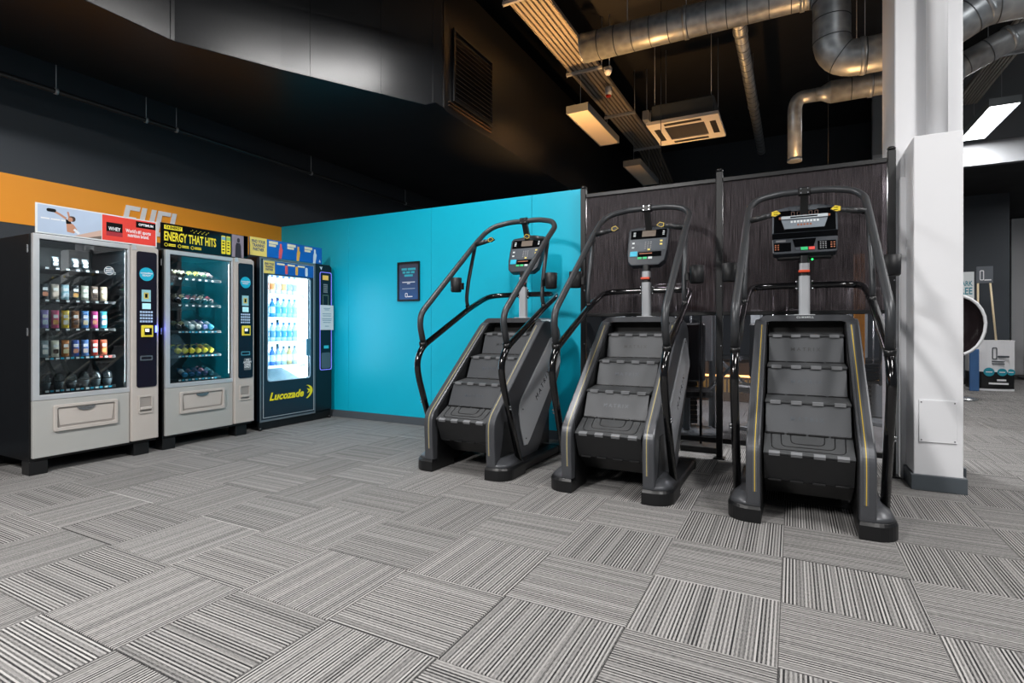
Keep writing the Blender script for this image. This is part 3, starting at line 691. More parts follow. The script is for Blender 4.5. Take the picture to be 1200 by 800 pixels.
# third machine: black drinks cooler with lit window
def drinks_machine():
    t = thing('drinks_machine', 'black drinks vending machine with a brightly lit window beside the teal wall', 'vending machine', (-5.03, 3.865, 0))
    D = .82
    b = MB()
    b.box(-D, -.05, -.045, -.015, .10, 1.86); b.box(-D, -.05, .695, .965, .10, 1.86); b.box(-D, -.05, -.015, .695, 1.80, 1.86); b.box(-D, -.05, -.015, .695, .10, .45); b.box(-D, -.66, -.015, .695, .45, 1.80)
    b.build('cabinet', M_black_body, t)
    n = 5
    door = MB().frame('x', -.05, .045, rect_like(-.043, .705, .10, 1.856, n), rrect(.055, .637, .516, 1.677, .035, n)).build('door', mat('cooler_door', '#1c2a36', 0.35, var=0.05), t, bevel=.004)
    MB().frame('x', -.0048, .006, rect_like(-.043, .707, .088, 1.858, 0), rect_like(-.026, .697, .108, 1.842, 0)).build('outer_edge', mat('edge_grey', '#7e858b', 0.35, metal=0.5), door)
    MB().frame('x', -.0048, .004, rect_like(.000, .690, .127, 1.836, 0), rect_like(.006, .684, .133, 1.830, 0)).build('silver_pinstripe', M_silver_frame, door)
    MB().frame('x', -.0048, .006, rrect(.052, .640, .513, 1.680, .036, n), rrect(.060, .632, .521, 1.672, .032, n)).build('window_trim', mat('trim_blue_grey', '#8aa6bb', 0.3), door)
    MB().prism(rrect(.056, .636, .517, 1.676, .034, n), 'x', -.020, -.016).build('window_pane', M_glass, t, label='clear glass')
    M_glow = emat('cooler_backlight', '#dcefff', 3.0)
    MB().box(-.655, -.648, .0, .68, .47, 1.78).build('lit_back', M_glow, t, label='glowing white back panel')
    MB().box(-.60, -.06, .682, .69, .47, 1.78).build('lit_side', M_glow, t)
    b = MB(); b.box(-.60, -.06, -.012, -.006, .47, 1.78); b.box(-.60, -.06, -.006, .69, .455, .465); b.box(-.60, -.06, -.006, .69, 1.785, 1.795)
    b.build('liner', mat('white_liner', '#e6edf2', 0.4), t)
    # two vertical tubes inside the door
    for y in (.662,): MB().box(-.10, -.07, y - .008, y + .008, .5, 1.7).build('light_strip', emat('cool_strip', '#eaf6ff', 12), t)
    MB().box(-.10, -.06, .05, .64, 1.69, 1.72).build('light_strip', MATS['cool_strip'], t)
    for z in (1.478, 1.215, .945, .675):
        s = MB().box(-.58, -.09, .0, .63, z - .012, z - .001); s.box(-.092, -.086, .0, .63, z - .026, z + .006)
        s = s.build('shelf', mat('shelf_white', '#dbe5ea', 0.4), t)
    MB().prism([(-.12, .50), (-.12, .47), (-.45, .47), (-.45, .62)], 'y', .05, .60).build('delivery_chute', mat('chute_grey', '#a9bcc8', 0.4), t)
    MB().bbox(-.012, .004, .577, .636, .772, .975, .004).build('door_handle', mat('handle_blue', '#4b7f98', 0.3), t)
    # advert across the top of the door
    ad = MB().box(-.0048, -.0035, .150, .684, 1.690, 1.826).build('advert_blue', mat('advert_blue', '#1160b8', 0.4, var=0.25, scale=5), t)
    ay = MB().box(-.0048, -.0035, .008, .148, 1.690, 1.826).build('advert_yellow', mat('advert_yellow', '#e8d470', 0.4), t)
    text_mb('FIND YOUR\nTRAINING\nPARTNER', .034, face_x(-.003, .078, 1.762), .0002, bold=.0012, width=.115).build('advert_text', mat('text_navy', '#24406e', 0.5), ay)
    for k, y in enumerate((.30, .44, .58)):
        MB().box(-.0034, -.003, y - .125, y - .025, 1.795, 1.815).build('advert_caption', mat('caption_cream', '#e9e2c0', 0.5), ad)
        MB().prism(rrect(y - .018, y + .018, 1.70, 1.80, .014), 'x', -.0034, -.003, ).build('advert_bottle', mat('advert_bottle_' + 'abc'[k], ('#e05a62', '#e8b04a', '#d6e0ea')[k], 0.5), ad)
    # lower lettering
    text_mb('Lucozade', .118, face_x(-.003, .305, .345), .0012, bold=.0035, shear=.28, width=.46).build('yellow_lettering', mat('bright_yellow', '#f2e21c', 0.4), t, label='yellow italic lettering')
    arc = []
    for k in range(13):
        a = -1.15 + k * 2.3 / 12; arc.append((.545 + .125 * math.cos(a), .348 + .085 * math.sin(a) + .02 * math.cos(a)))
    inn = []
    for k in range(13):
        a = 1.15 - k * 2.3 / 12; inn.append((.530 + .105 * math.cos(a), .348 + .082 * math.sin(a) + .02 * math.cos(a)))
    MB().prism(arc + inn, 'x', -.0048, -.003).build('yellow_arc', MATS['bright_yellow'], t)
    MB().prism([(.585, .395), (.672, .372), (.590, .335), (.612, .366)], 'x', -.0048, -.0028).build('yellow_arc', MATS['bright_yellow'], t)
    # payment column
    pc = MB().prism([(.712, .105), (.965, .105), (.965, 1.84), (.93, 1.866), (.712, 1.866)], 'x', -.05, .0).build('payment_column', mat('cooler_column', '#10141a', 0.3), t, bevel=.006)
    lb = MB().frame('x', .0002, .006, rrect(.775, .958, .59, 1.775, .025), rrect(.780, .953, .597, 1.768, .022)).build('violet_edge_light', mat('violet_edge', '#6a6ad8', 0.3, emit='#7a78e8', estr=0.9), pc)
    MB().box(.0002, .006, .82, .905, 1.68, 1.735).build('display', mat('amber_display', '#c9a84f', 0.4, emit='#c9a84f', estr=.5), pc)
    ks = MB()
    for r_ in range(5):
        for c_ in range(3): ks.box(.0002, .003, .835 + c_ * .022, .850 + c_ * .022, 1.615 - r_ * .022, 1.630 - r_ * .022)
    ks.build('keypad_keys', mat('cooler_keys', '#8a9298', 0.4), pc, kind='stuff')
    MB().frame('x', .0002, .004, rect_like(.82, .91, 1.20, 1.50, 0), rect_like(.828, .902, 1.21, 1.49, 0)).build('card_slot_frame', mat('slot_green', '#5c6f62', 0.4), pc)
    MB().box(.0002, .006, .84, .91, .85, .885).build('payment_light', mat('teal_light', '#2a9aa8', 0.4, emit='#2a9aa8', estr=.5), pc)
    MB().prism(rrect(.80, .94, .61, .80, .02), 'x', .0002, .003).build('coin_return', mat('return_grey', '#6b7276', 0.3, metal=0.5), pc)
    nt_ = MB().box(.0065, .008, .776, .985, 1.075, 1.375).build('paper_notice', M_paper, pc, label='white paper notice taped to the column')
    for k, (w_, z_) in enumerate(((.10, 1.335), (.07, 1.318), (.14, 1.27), (.13, 1.245), (.15, 1.21), (.14, 1.19), (.12, 1.165), (.06, 1.12))):
        MB().box(.0081, .0086, .88 - w_ / 2, .88 + w_ / 2, z_ - .004, z_ + .004).build('printed_line', mat('ink_blue_grey', '#7f9fb0', 0.6), nt_)
    text_mb('V', .05, face_x(.0006, .80, 1.815), .0004, bold=.003, shear=-.2).build('white_logo', M_white, pc)
    MB().bbox(-.06, -.02, -.04, .96, .0, .10, .004).build('plinth', M_steel_black, t); MB().bbox(-D, -D + .05, -.04, .96, 0, .10, .004).build('plinth', M_steel_black, t)
    for y in (-.03, .935):
        MB().cyl((-.012, y, .0), (-.012, y, .03), .018, 12).build('levelling_foot', M_steel_black, t)
    al = bpy.data.lights.new('window_lamp', 'AREA'); al.shape = 'RECTANGLE'; al.size = .55; al.size_y = 1.1; al.energy = 7; al.color = (.62, .83, 1)
    ao = bpy.data.objects.new('window_lamp', al); C.objects.link(ao); ao.parent = t; ao.location = (-.012, .345, 1.09)
    ao.rotation_euler = Vector((1, 0, 0)).to_track_quat('-Z', 'Y').to_euler()
    al2 = bpy.data.lights.new('window_lamp', 'AREA'); al2.shape = 'RECTANGLE'; al2.size = .55; al2.size_y = 1.1; al2.energy = 8; al2.color = (.80, .92, 1)  # inward fill added behind the pane to whiten the bottle fronts
    a2 = bpy.data.objects.new('window_lamp', al2); C.objects.link(a2); a2.parent = t; a2.location = (-.022, .345, 1.09)
    a2.rotation_euler = Vector((-1, 0, 0)).to_track_quat('-Z', 'Y').to_euler()
    return t
v3 = drinks_machine()

# header signs on top of the machines (lightboxes)
def header(y0, y1, z0, z1, x, label, body):
    t = thing('header_sign', label, 'sign', (x, y0, z0), group='header signs on the vending machines')
    MB().bbox(-.012, .0, 0, y1 - y0, 0, z1 - z0, .002).build('sign_board', body, t)
    return t
h1 = header(1.90, 2.762, 1.812, 2.038, -5.00, 'white-edged header sign with a leaping athlete and red half', M_paper)
MB().box(.0002, .0012, .012, .430, .010, .216).build('photo_print', mat('sky_print', '#aebfd6', 0.5, var=0.2, scale=4), h1)
MB().prism([(.24, .010), (.430, .010), (.430, .085)], 'x', .0013, .0016).build('photo_print', mat('sand_print', '#c9ab9c', 0.5), h1)
MB().prism([(.33, .010), (.430, .010), (.430, .038)], 'x', .0017, .0019).build('photo_print', mat('shadow_print', '#6a5c52', 0.5), h1)
M_skin = mat('skin_print', '#b98468', 0.5)
def strip(pts, w, x, name, m, par):
    b = MB()
    P = [Vector(p) for p in pts]
    for a, c in zip(P, P[1:]):
        n_ = Vector((-(c - a).y, (c - a).x)).normalized() * w
        b.prism([(a + n_)[:], (c + n_)[:], (c - n_)[:], (a - n_)[:]], 'x', x, x + .0004)
    return b.build(name, m, par)
strip([(.10, .185), (.15, .160), (.19, .135)], .008, .0021, 'athlete_arm', M_skin, h1)
strip([(.20, .190), (.21, .145)], .006, .0021, 'athlete_arm', M_skin, h1)
MB().prism(rrect(.065, .125, .170, .196, .012), 'x', .0022, .0027).build('athlete_shoe', M_screen_dark, h1)
MB().prism(rrect(.205, .250, .118, .160, .018), 'x', .0026, .0030).build('athlete_head', mat('hair_print', '#3a2620', 0.6), h1)
MB().prism(rrect(.200, .232, .116, .150, .014), 'x', .0031, .0034).build('athlete_face', M_skin, h1)
MB().prism([(.185, .13), (.215, .125), (.225, .100), (.190, .095)], 'x', .0026, .003).build('athlete_top', M_screen_dark, h1)
MB().prism([(.19, .105), (.235, .10), (.262, .06), (.240, .028), (.195, .035)], 'x', .0022, .0025).build('athlete_legs', M_skin, h1)
strip([(.24, .06), (.275, .03)], .009, .0031, 'athlete_shoe', mat('shoe_print', '#dfe3ea', 0.5), h1)
for (ya, yb) in ((.03, .085), (.092, .15), (.157, .20)): MB().box(.0013, .0016, ya, yb, .112, .122).build('photo_text_line', M_white, h1)
red = MB().box(.0002, .0012, .436, .850, .010, .216).build('red_print', mat('red_print', '#e03c30', 0.45), h1)
MB().box(.0013, .0018, .465, .585, .050, .160).build('product_box', M_screen_dark, red)
MB().box(.0019, .0021, .465, .585, .050, .085).build('product_band', mat('dark_red', '#a02430', 0.5), red)
text_mb('WHEY', .042, face_x(.0023, .525, .108), .0001, bold=.001, width=.09).build('product_name', M_white, red)
text_mb("World's #1 sports\nnutrition brand.", .040, face_x(.0014, .710, .093), .0001, bold=.0012, width=.20).build('red_text', M_white, red)
MB().prism([(.690, .150), (.850, .150), (.850, .205), (.690, .205)], 'x', .0013, .0016).build('black_badge', M_screen_dark, red)
text_mb('OPTIMUM', .028, face_x(.0019, .77, .178), .0001, bold=.001, width=.12).build('badge_text', M_white, red)

h2 = header(2.795, 3.655, 1.812, 2.045, -5.00, 'black header sign with yellow capitals ENERGY THAT HITS', M_screen_dark)
MB().bbox(-.012, .0, .818, .865, .02, .235, .001).build('sign_edge', M_screen_dark, h2)
M_by = mat('sign_yellow', '#e8d92f', 0.4)
MB().box(.0002, .001, .028, .190, .178, .215).build('yellow_badge', M_by, h2)
text_mb('C4 ENERGY', .034, face_x(.0013, .109, .197), .0001, bold=.001, width=.14).build('badge_text', M_screen_dark, h2)
text_mb('ENERGY THAT HITS', .112, face_x(.0006, .272, .112), .0003, bold=.003, width=.49).build('yellow_lettering', M_by, h2)
for k, y in enumerate((.045, .165, .285)):
    MB().frame('x', .0002, .0006, [(y + .016 * math.cos(a * PI / 6), .038 + .016 * math.sin(a * PI / 6)) for a in range(12)], [(y + .012 * math.cos(a * PI / 6), .038 + .012 * math.sin(a * PI / 6)) for a in range(12)]).build('round_icon', M_by, h2)
    for z_ in (.032, .045): MB().box(.0002, .0008, y + .022, y + .085, z_ - .004, z_ + .004).build('small_text', M_by, h2)
for k, y in enumerate((.595, .648)):
    cn = MB().prism(rrect(y - .022, y + .022, .02, .20, .008), 'x', .0002, .0012).build('can_print', M_by, h2)
    MB().box(.0013, .0016, y - .021, y + .021, .158, .190).build('can_top', mat('can_top_' + 'ab'[k], ('#6fa8c8', '#8fbb66')[k], 0.5), cn)
    for z_ in (.05, .08, .11, .135): MB().box(.0013, .0016, y - .012, y + .010, z_ - .005, z_ + .006).build('can_mark', M_screen_dark, cn)
ph = MB().box(.0002, .0010, .685, .815, .004, .229).build('photo_print', mat('grey_photo', '#8a7f8c', 0.5, var=0.35, scale=14), h2)
MB().prism([(.72, .004), (.79, .004), (.785, .12), (.775, .15), (.735, .15), (.725, .12)], 'x', .0011, .0014).build('figure_print', mat('figure_print', '#2c2730', 0.5), ph)
MB().prism(rrect(.742, .772, .155, .200, .013), 'x', .0011, .0014).build('figure_print', MATS['figure_print'], ph)
for k in range(14):
    y = .27 + k * .013; z_ = .19 + .012 * math.sin(k * 2.1)
    MB().box(.0002, .0008, y, y + .004 + (k % 3) * .002, z_, z_ + .006).build('spark_print', M_by, h2)

h3 = header(3.712, 4.684, 1.866, 2.060, -5.04, 'blue and yellow header sign with drink bottles on the black drinks machine', mat('header_blue', '#0f63bd', 0.4, var=0.25, scale=4))
MB().box(.0002, .001, .0, .204, .0, .194).build('yellow_print', mat('header_yellow', '#ecd773', 0.4), h3)
text_mb('FIND YOUR\nTRAINING\nPARTNER', .046, face_x(.0013, .102, .108), .0001, bold=.0016, width=.165).build('sign_text', MATS['text_navy'], h3)
for k, y in enumerate((.38, .62, .86)):
    MB().box(.0002, .001, y - .150, y - .035, .150, .180).build('caption_print', MATS['caption_cream'], h3)
    MB().box(.0002, .001, y - .150, y - .060, .120, .145).build('caption_print', MATS['caption_cream'], h3)
    bb = MB().prism([(y - .024, .0), (y + .010, .0), (y + .030, .10), (y + .016, .125), (y + .014, .165), (y - .010, .165), (y - .010, .125), (y - .020, .09)], 'x', .0002, .001).build('bottle_print', MATS['advert_bottle_' + 'abc'[k]], h3)
MB().prism([(.925, .02), (.950, .02), (.9375, .055)], 'x', .0002, .001).build('white_logo', M_white, h3)

# ------------------------------------------------------------------ products
def pack_mesh(w, h, d):
    """pillow pack with crimped ends, front bulged"""
    b = MB(); nx, nz = 5, 7; rings = []
    prof = [0.10, .12, .8, 1, 1, .8, .12, .10]
    hz = [0, .06, .14, .35, .65, .86, .94, 1]
    for k in range(8):
        t = prof[k] * d / 2; ww = w / 2 * (1.0 if k in (0, 1, 6, 7) else .94)
        z = hz[k] * h
        rings.append([(-t * .4, -ww, z), (-t, -ww * .5, z), (-t, ww * .5, z), (-t * .4, ww, z), (t * .4, ww, z), (t, ww * .5, z), (t, -ww * .5, z), (t * .4, -ww, z)])
    b.loft([[Vector(p) for p in r] for r in rings], True, True)
    return b
def mk_pack(label, x, y, z, w, h, col, band, rz=0, name='snack_bar', group=None):
    t = thing(name, label, 'snack', (x, y, z), rz, group)
    pack_mesh(w, h, .030).build('wrapper', mat('wrap_' + col[1:], col, 0.3, var=0.15, scale=30), t)
    MB().prism(rrect(-w * .33, w * .33, h * .22, h * .48, w * .12, 2), 'x', .0152, .0158).build('printed_band', mat('wrap_' + band[1:], band, 0.35), t)
    MB().prism(rrect(-w * .30, w * .30, h * .58, h * .76, w * .05, 2), 'x', .0152, .0158).build('printed_name', mat('wrap_' + '#f2f2f2'[1:], '#f2f2f2', 0.4), t)
    return t
ORD = ['first', 'second', 'third', 'fourth', 'fifth', 'sixth', 'seventh', 'eighth']
CN = {'#c9bcae': 'beige', '#d6d2cf': 'white', '#9fd0e0': 'pale blue', '#1d2a30': 'black', '#c2c3b4': 'pale grey', '#8a7568': 'brown', '#b5a089': 'tan',
      '#9b8fd0': 'lilac', '#d2547f': 'pink', '#e8c62d': 'yellow', '#9c6b48': 'brown', '#4a86c8': 'blue', '#c83a8c': 'magenta', '#44b4cc': 'turquoise',
      '#8fa0a8': 'grey', '#e6dfcc': 'cream', '#b8743a': 'caramel', '#2b4f9e': 'navy', '#5a86c4': 'blue', '#d24436': 'red and white', '#cf6a48': 'orange and white'}
MX = -4.99
rowA = ['#1d2a30', '#c9bcae', '#9fd0e0', '#1d2a30', '#c2c3b4', '#8a7568', '#b5a089']
rowB = ['#9b8fd0', '#d2547f', '#e8c62d', '#9c6b48', '#4a86c8', '#c83a8c', '#44b4cc']
rowC = ['#8fa0a8', '#e6dfcc', '#b8743a', '#2b4f9e', '#5a86c4', '#d24436', '#cf6a48']
bands = ['#c9876a', '#e8d0c0', '#c8d9e4', '#d9a05c', '#e4e0d8', '#3a2a24', '#d8c9a0']
for r_, (z, cols, h, nm) in enumerate(((R1[1], rowA, .125, 'second'), (R1[2], rowB, .145, 'third'), (R1[3], rowC, .135, 'fourth'))):
    for k, y in enumerate(COLS7):
        mk_pack('%s snack bar on %s shelf of the snack-bar machine, %s from left' % (CN[cols[k]], nm, ORD[k]), MX - .150, 1.88 + y, z + .001, .052, h, cols[k], bands[(k + r_ * 2) % 7], group='snack bars on the %s shelf' % nm)
for k, y in enumerate((COLS7[1], COLS7[3], COLS7[4])):
    mk_pack('dark protein sachet on the top shelf of the snack-bar machine, %s from the left' % ORD[k], MX - .150, 1.88 + y, R1[0] + .001, .05, .09, '#1d2a30', '#b8bcc0', name='protein_sachet', group='sachets on the top shelf')
# clear domed pots on the bottom shelf
M_clear = glass_mat('clear_plastic', (0.75, 0.80, 0.82), 0.10, refl=0.16, rough=0.05, body=(0.3, 0.33, 0.35))
for k, y in enumerate((.14, .225, .31, .395, .48, .565)):
    t = thing('snack_pot', 'clear domed snack pot on the bottom shelf, %s from the left' % ORD[k], 'snack pot', (MX - .165, 1.88 + y, R1[4] + .001), 0, 'clear snack pots on the bottom shelf')
    MB().lathe([(.026, 0), (.036, .055), (.038, .06)], 16).build('pot_base', mat('pot_grey', '#59646a', 0.25, var=.5, scale=60), t)
    MB().lathe([(.0385, .0605), (.036, .085), (.024, .115), (.006, .128)], 16).build('dome_lid', M_clear, t)

def bottle_mesh(h, r, w=1.0):
    return MB().lathe([(r * .7, 0), (r, h * .03), (r, h * .20), (r * .88, h * .30), (r * .9, h * .45), (r, h * .56), (r * .95, h * .68), (r * .45, h * .84), (r * .36, h * .88)], 14)
BM = {}
def mk_bottle(label, loc, h, r, col, lab, cap, tilt=0.0, group=None, name='drink_bottle', cat='bottle', gloss=.2):
    t = thing(name, label, cat, loc, 0, group); t.rotation_euler = (0, -tilt, 0)
    key = (h, r)
    if key not in BM:
        BM[key] = (bottle_mesh(h, r), MB().lathe([(r * 1.02, h * .22), (r * .93, h * .32), (r * .94, h * .45), (r * 1.02, h * .56)], 14, cap=False), MB().lathe([(r * .42, h * .881), (r * .46, h * .90), (r * .44, h * 1.0)], 12))
    a, b, c = BM[key]
    a.build('bottle_body', mat('drink_' + col[1:], col, gloss, var=0.1), t)
    b.build('bottle_label', mat('drink_' + lab[1:], lab, 0.35, var=0.2, scale=40), t)
    c.build('bottle_cap', mat('drink_' + cap[1:], cap, 0.35), t)
    return t
TL = math.radians(66)  # bottles recline on the sloping trays
def slope_loc(y, z, r): return (MX - .130 + r * .42, 2.83 + y, z + .013 + r * .93)
rows2 = [
    (R2[0], .12, .020, [('#30352a', '#c9c7a8', '#d8d8d0'), ('#30352a', '#d8d4b0', '#d8d8d0'), ('#4a5230', '#cdd05a', '#2a2a2a'), ('#4a5230', '#d2cf4a', '#2a2a2a'), ('#56684e', '#cfd9a0', '#b8c0b8'), ('#4a3c40', '#b08890', '#8a8a8a')], 'top', 'small slim bottle'),
    (R2[1], .17, .026, [('#20242a', '#8a8a7c', '#c8c4b8'), ('#1e2226', '#c8b890', '#b8b4ac'), ('#2a2226', '#d86a86', '#c8c4b8'), ('#1e2c2e', '#b47a72', '#b8c4bc'), ('#20282a', '#c8ccb0', '#d0d4cc'), ('#2a2226', '#c84a52', '#b8b4ac')], 'second', 'shaker-style dark bottle'),
    (R2[2], .17, .026, [('#2a2620', '#8f8f66', '#8a8a70'), ('#2a2a26', '#c8c48a', '#4a4a48'), ('#c8ccca', '#e8ecea', '#b8bcba'), ('#d0d2cc', '#e8e8e4', '#3a3a3a'), ('#8a8ac8', '#d8d4e8', '#5a5ac0'), ('#58b4d4', '#d8ecf2', '#4aa8d0')], 'third', 'reclining bottle'),
    (R2[3], .16, .027, [('#e0d422', '#1c1c18', '#b03a2c'), ('#e2d624', '#1c1c18', '#1c1c1c'), ('#e0d422', '#1c1c18', '#1c1c1c'), ('#e0d422', '#1c1c18', '#1c1c1c'), ('#e2d624', '#c88a2c', '#c23a2c'), ('#d8dc4a', '#8a9c48', '#6ac0b8')], 'fourth', 'yellow and black energy bottle'),
    (R2[4], .16, .024, [None, ('#3a88b8', '#c8e4f0', '#2a2a2a'), ('#2a3c6a', '#6a4a5a', '#2a3c6a'), ('#2a3a6a', '#5a4a78', '#2a3a6a'), ('#3a3a5a', '#b8889a', '#b08090'), ('#24505e', '#58a8b8', '#4ac0c8')], 'bottom', 'dark blue sports bottle'),
]
for (z, h, r, items, nm, what) in rows2:
    for k, it in enumerate(items):
        if not it: continue
        mk_bottle('%s on %s tray of middle machine, %s from left' % (what, nm, ORD[k]), slope_loc(COLS6[k], z, r), h, r, it[0], it[1], it[2], TL, 'bottles on the %s tray of the middle machine' % nm)
rows3 = [
    (1.478, [('#e8d8d8', '#c84a5a', '#5a3ab8'), ('#e8e0d4', '#d8824a', '#2a4ab8'), ('#e8e0d8', '#e0a060', '#3a6ac8'), ('#e4e8ee', '#c8d0d8', '#3a6ac8'), ('#e8e4da', '#e0b070', '#2a5ac8'), ('#e4e8ee', '#a8c0d8', '#2a5ac8'), ('#e8e8ea', '#b0b8c8', '#8ab0d8')], 'top'),
    (1.215, [('#2a8ac8', '#d8ecf8', '#1a4a9a'), ('#a8d0e8', '#2a7ab8', '#1a4a9a'), ('#2a8ac8', '#c8e4f4', '#1a3a8a'), ('#8ac8e4', '#3a9ac8', '#1a4a9a'), ('#b8dcec', '#5aa8c8', '#3a7ab0'), ('#a8dce0', '#8accd0', '#4a90a8'), ('#c8e4ec', '#a8c8d4', '#6aa0b8')], 'second'),
    (.945, [('#b8d4e4', '#3a7aa8', '#2a6a98'), ('#a8cce0', '#3a7aa8', '#2a6a98'), ('#b8d4e4', '#4a86b0', '#2a5a90'), ('#a8d0e8', '#3a8ac0', '#1a4a9a'), ('#b0d8ec', '#3a90c8', '#2a6ab0'), ('#b8dcf0', '#4a9ad0', '#2a6ab0'), ('#c8e0ec', '#8ab8d0', '#5a90b8')], 'third'),
    (.675, [('#c83a6a', '#e8b8c8', '#2a3a5a'), ('#4a9ad8', '#c8e4f4', '#1a2a4a'), ('#3a6ac8', '#b8d0f0', '#1a2a4a'), ('#8aa8d8', '#d8e4f4', '#2a3a5a'), ('#a8c0e0', '#e4ecf4', '#2a3a5a'), ('#c8b070', '#e8e0c8', '#2a3a3a'), ('#b8ccd8', '#dce4ea', '#5a6a7a')], 'bottom'),
]
for (z, items, nm) in rows3:
    for k, it in enumerate(items):
        mk_bottle('upright drink bottle on the %s shelf of the lit drinks machine, %s from left' % (nm, ORD[k]), (-5.03 - .135, 3.865 + .062 + k * .077, z + .001), .215, .030, it[0], it[1], it[2], 0, 'bottles on the %s shelf of the drinks machine' % nm)

# ------------------------------------------------------------------ framed notice on the teal wall
fp = thing('framed_notice', 'small black framed dark blue notice on the teal wall', 'notice', (-3.89, WY - .0025, 1.63))
MB().frame('y', -.018, .018, rect_like(-.158, .158, -.224, .224, 0), rect_like(-.140, .140, -.206, .206, 0)).build('frame', M_steel_black, fp)
def grad_print():
    m = bpy.data.materials.new('blue_print'); m.use_nodes = True; nt = m.node_tree; b = nt.nodes['Principled BSDF']
    tc = nt.nodes.new('ShaderNodeTexCoord'); sp_ = nt.nodes.new('ShaderNodeSeparateXYZ'); nt.links.new(tc.outputs['Object'], sp_.inputs[0])
    mr = nt.nodes.new('ShaderNodeMapRange'); mr.inputs[1].default_value = -.2; mr.inputs[2].default_value = .2; nt.links.new(sp_.outputs[2], mr.inputs[0])
    cr = nt.nodes.new('ShaderNodeValToRGB'); cr.color_ramp.elements[0].color = lin('#34588c'); cr.color_ramp.elements[1].color = lin('#3c3f4d')
    nt.links.new(mr.outputs[0], cr.inputs[0]); nt.links.new(cr.outputs[0], b.inputs['Base Color']); b.inputs['Roughness'].default_value = .25; return m
MB().box(-.140, .140, -.008, -.002, -.206, .206).build('print', grad_print(), fp)
for (z_, ws) in ((.140, ((-.100, -.025), (-.012, .100))), (.104, ((-.085, -.045), (-.032, .020), (.034, .085))), (.068, ((-.060, .060),))):
    for (xa, xb) in ws: MB().box(xa, xb, -.0092, -.008, z_ - .012, z_ + .012).build('teal_text_line', mat('teal_ink', '#2fa3b4', 0.4), fp)
MB().box(-.09, .09, -.0092, -.008, -.012, -.004).build('white_text_line', M_white, fp)
MB().box(-.022, .022, -.0092, -.008, -.028, -.020).build('white_text_line', M_white, fp)
MB().box(-.09, .09, -.0092, -.008, -.084, -.080).build('white_text_line', M_key_white, fp)
MB().frame('y', -.0092, .001, rrect(-.05, -.015, -.18, -.13, .012, 3), rrect(-.043, -.022, -.173, -.137, .007, 3)).build('white_logo', M_white, fp)
MB().box(-.012, .055, -.0092, -.008, -.178, -.168).build('white_logo', M_white, fp)

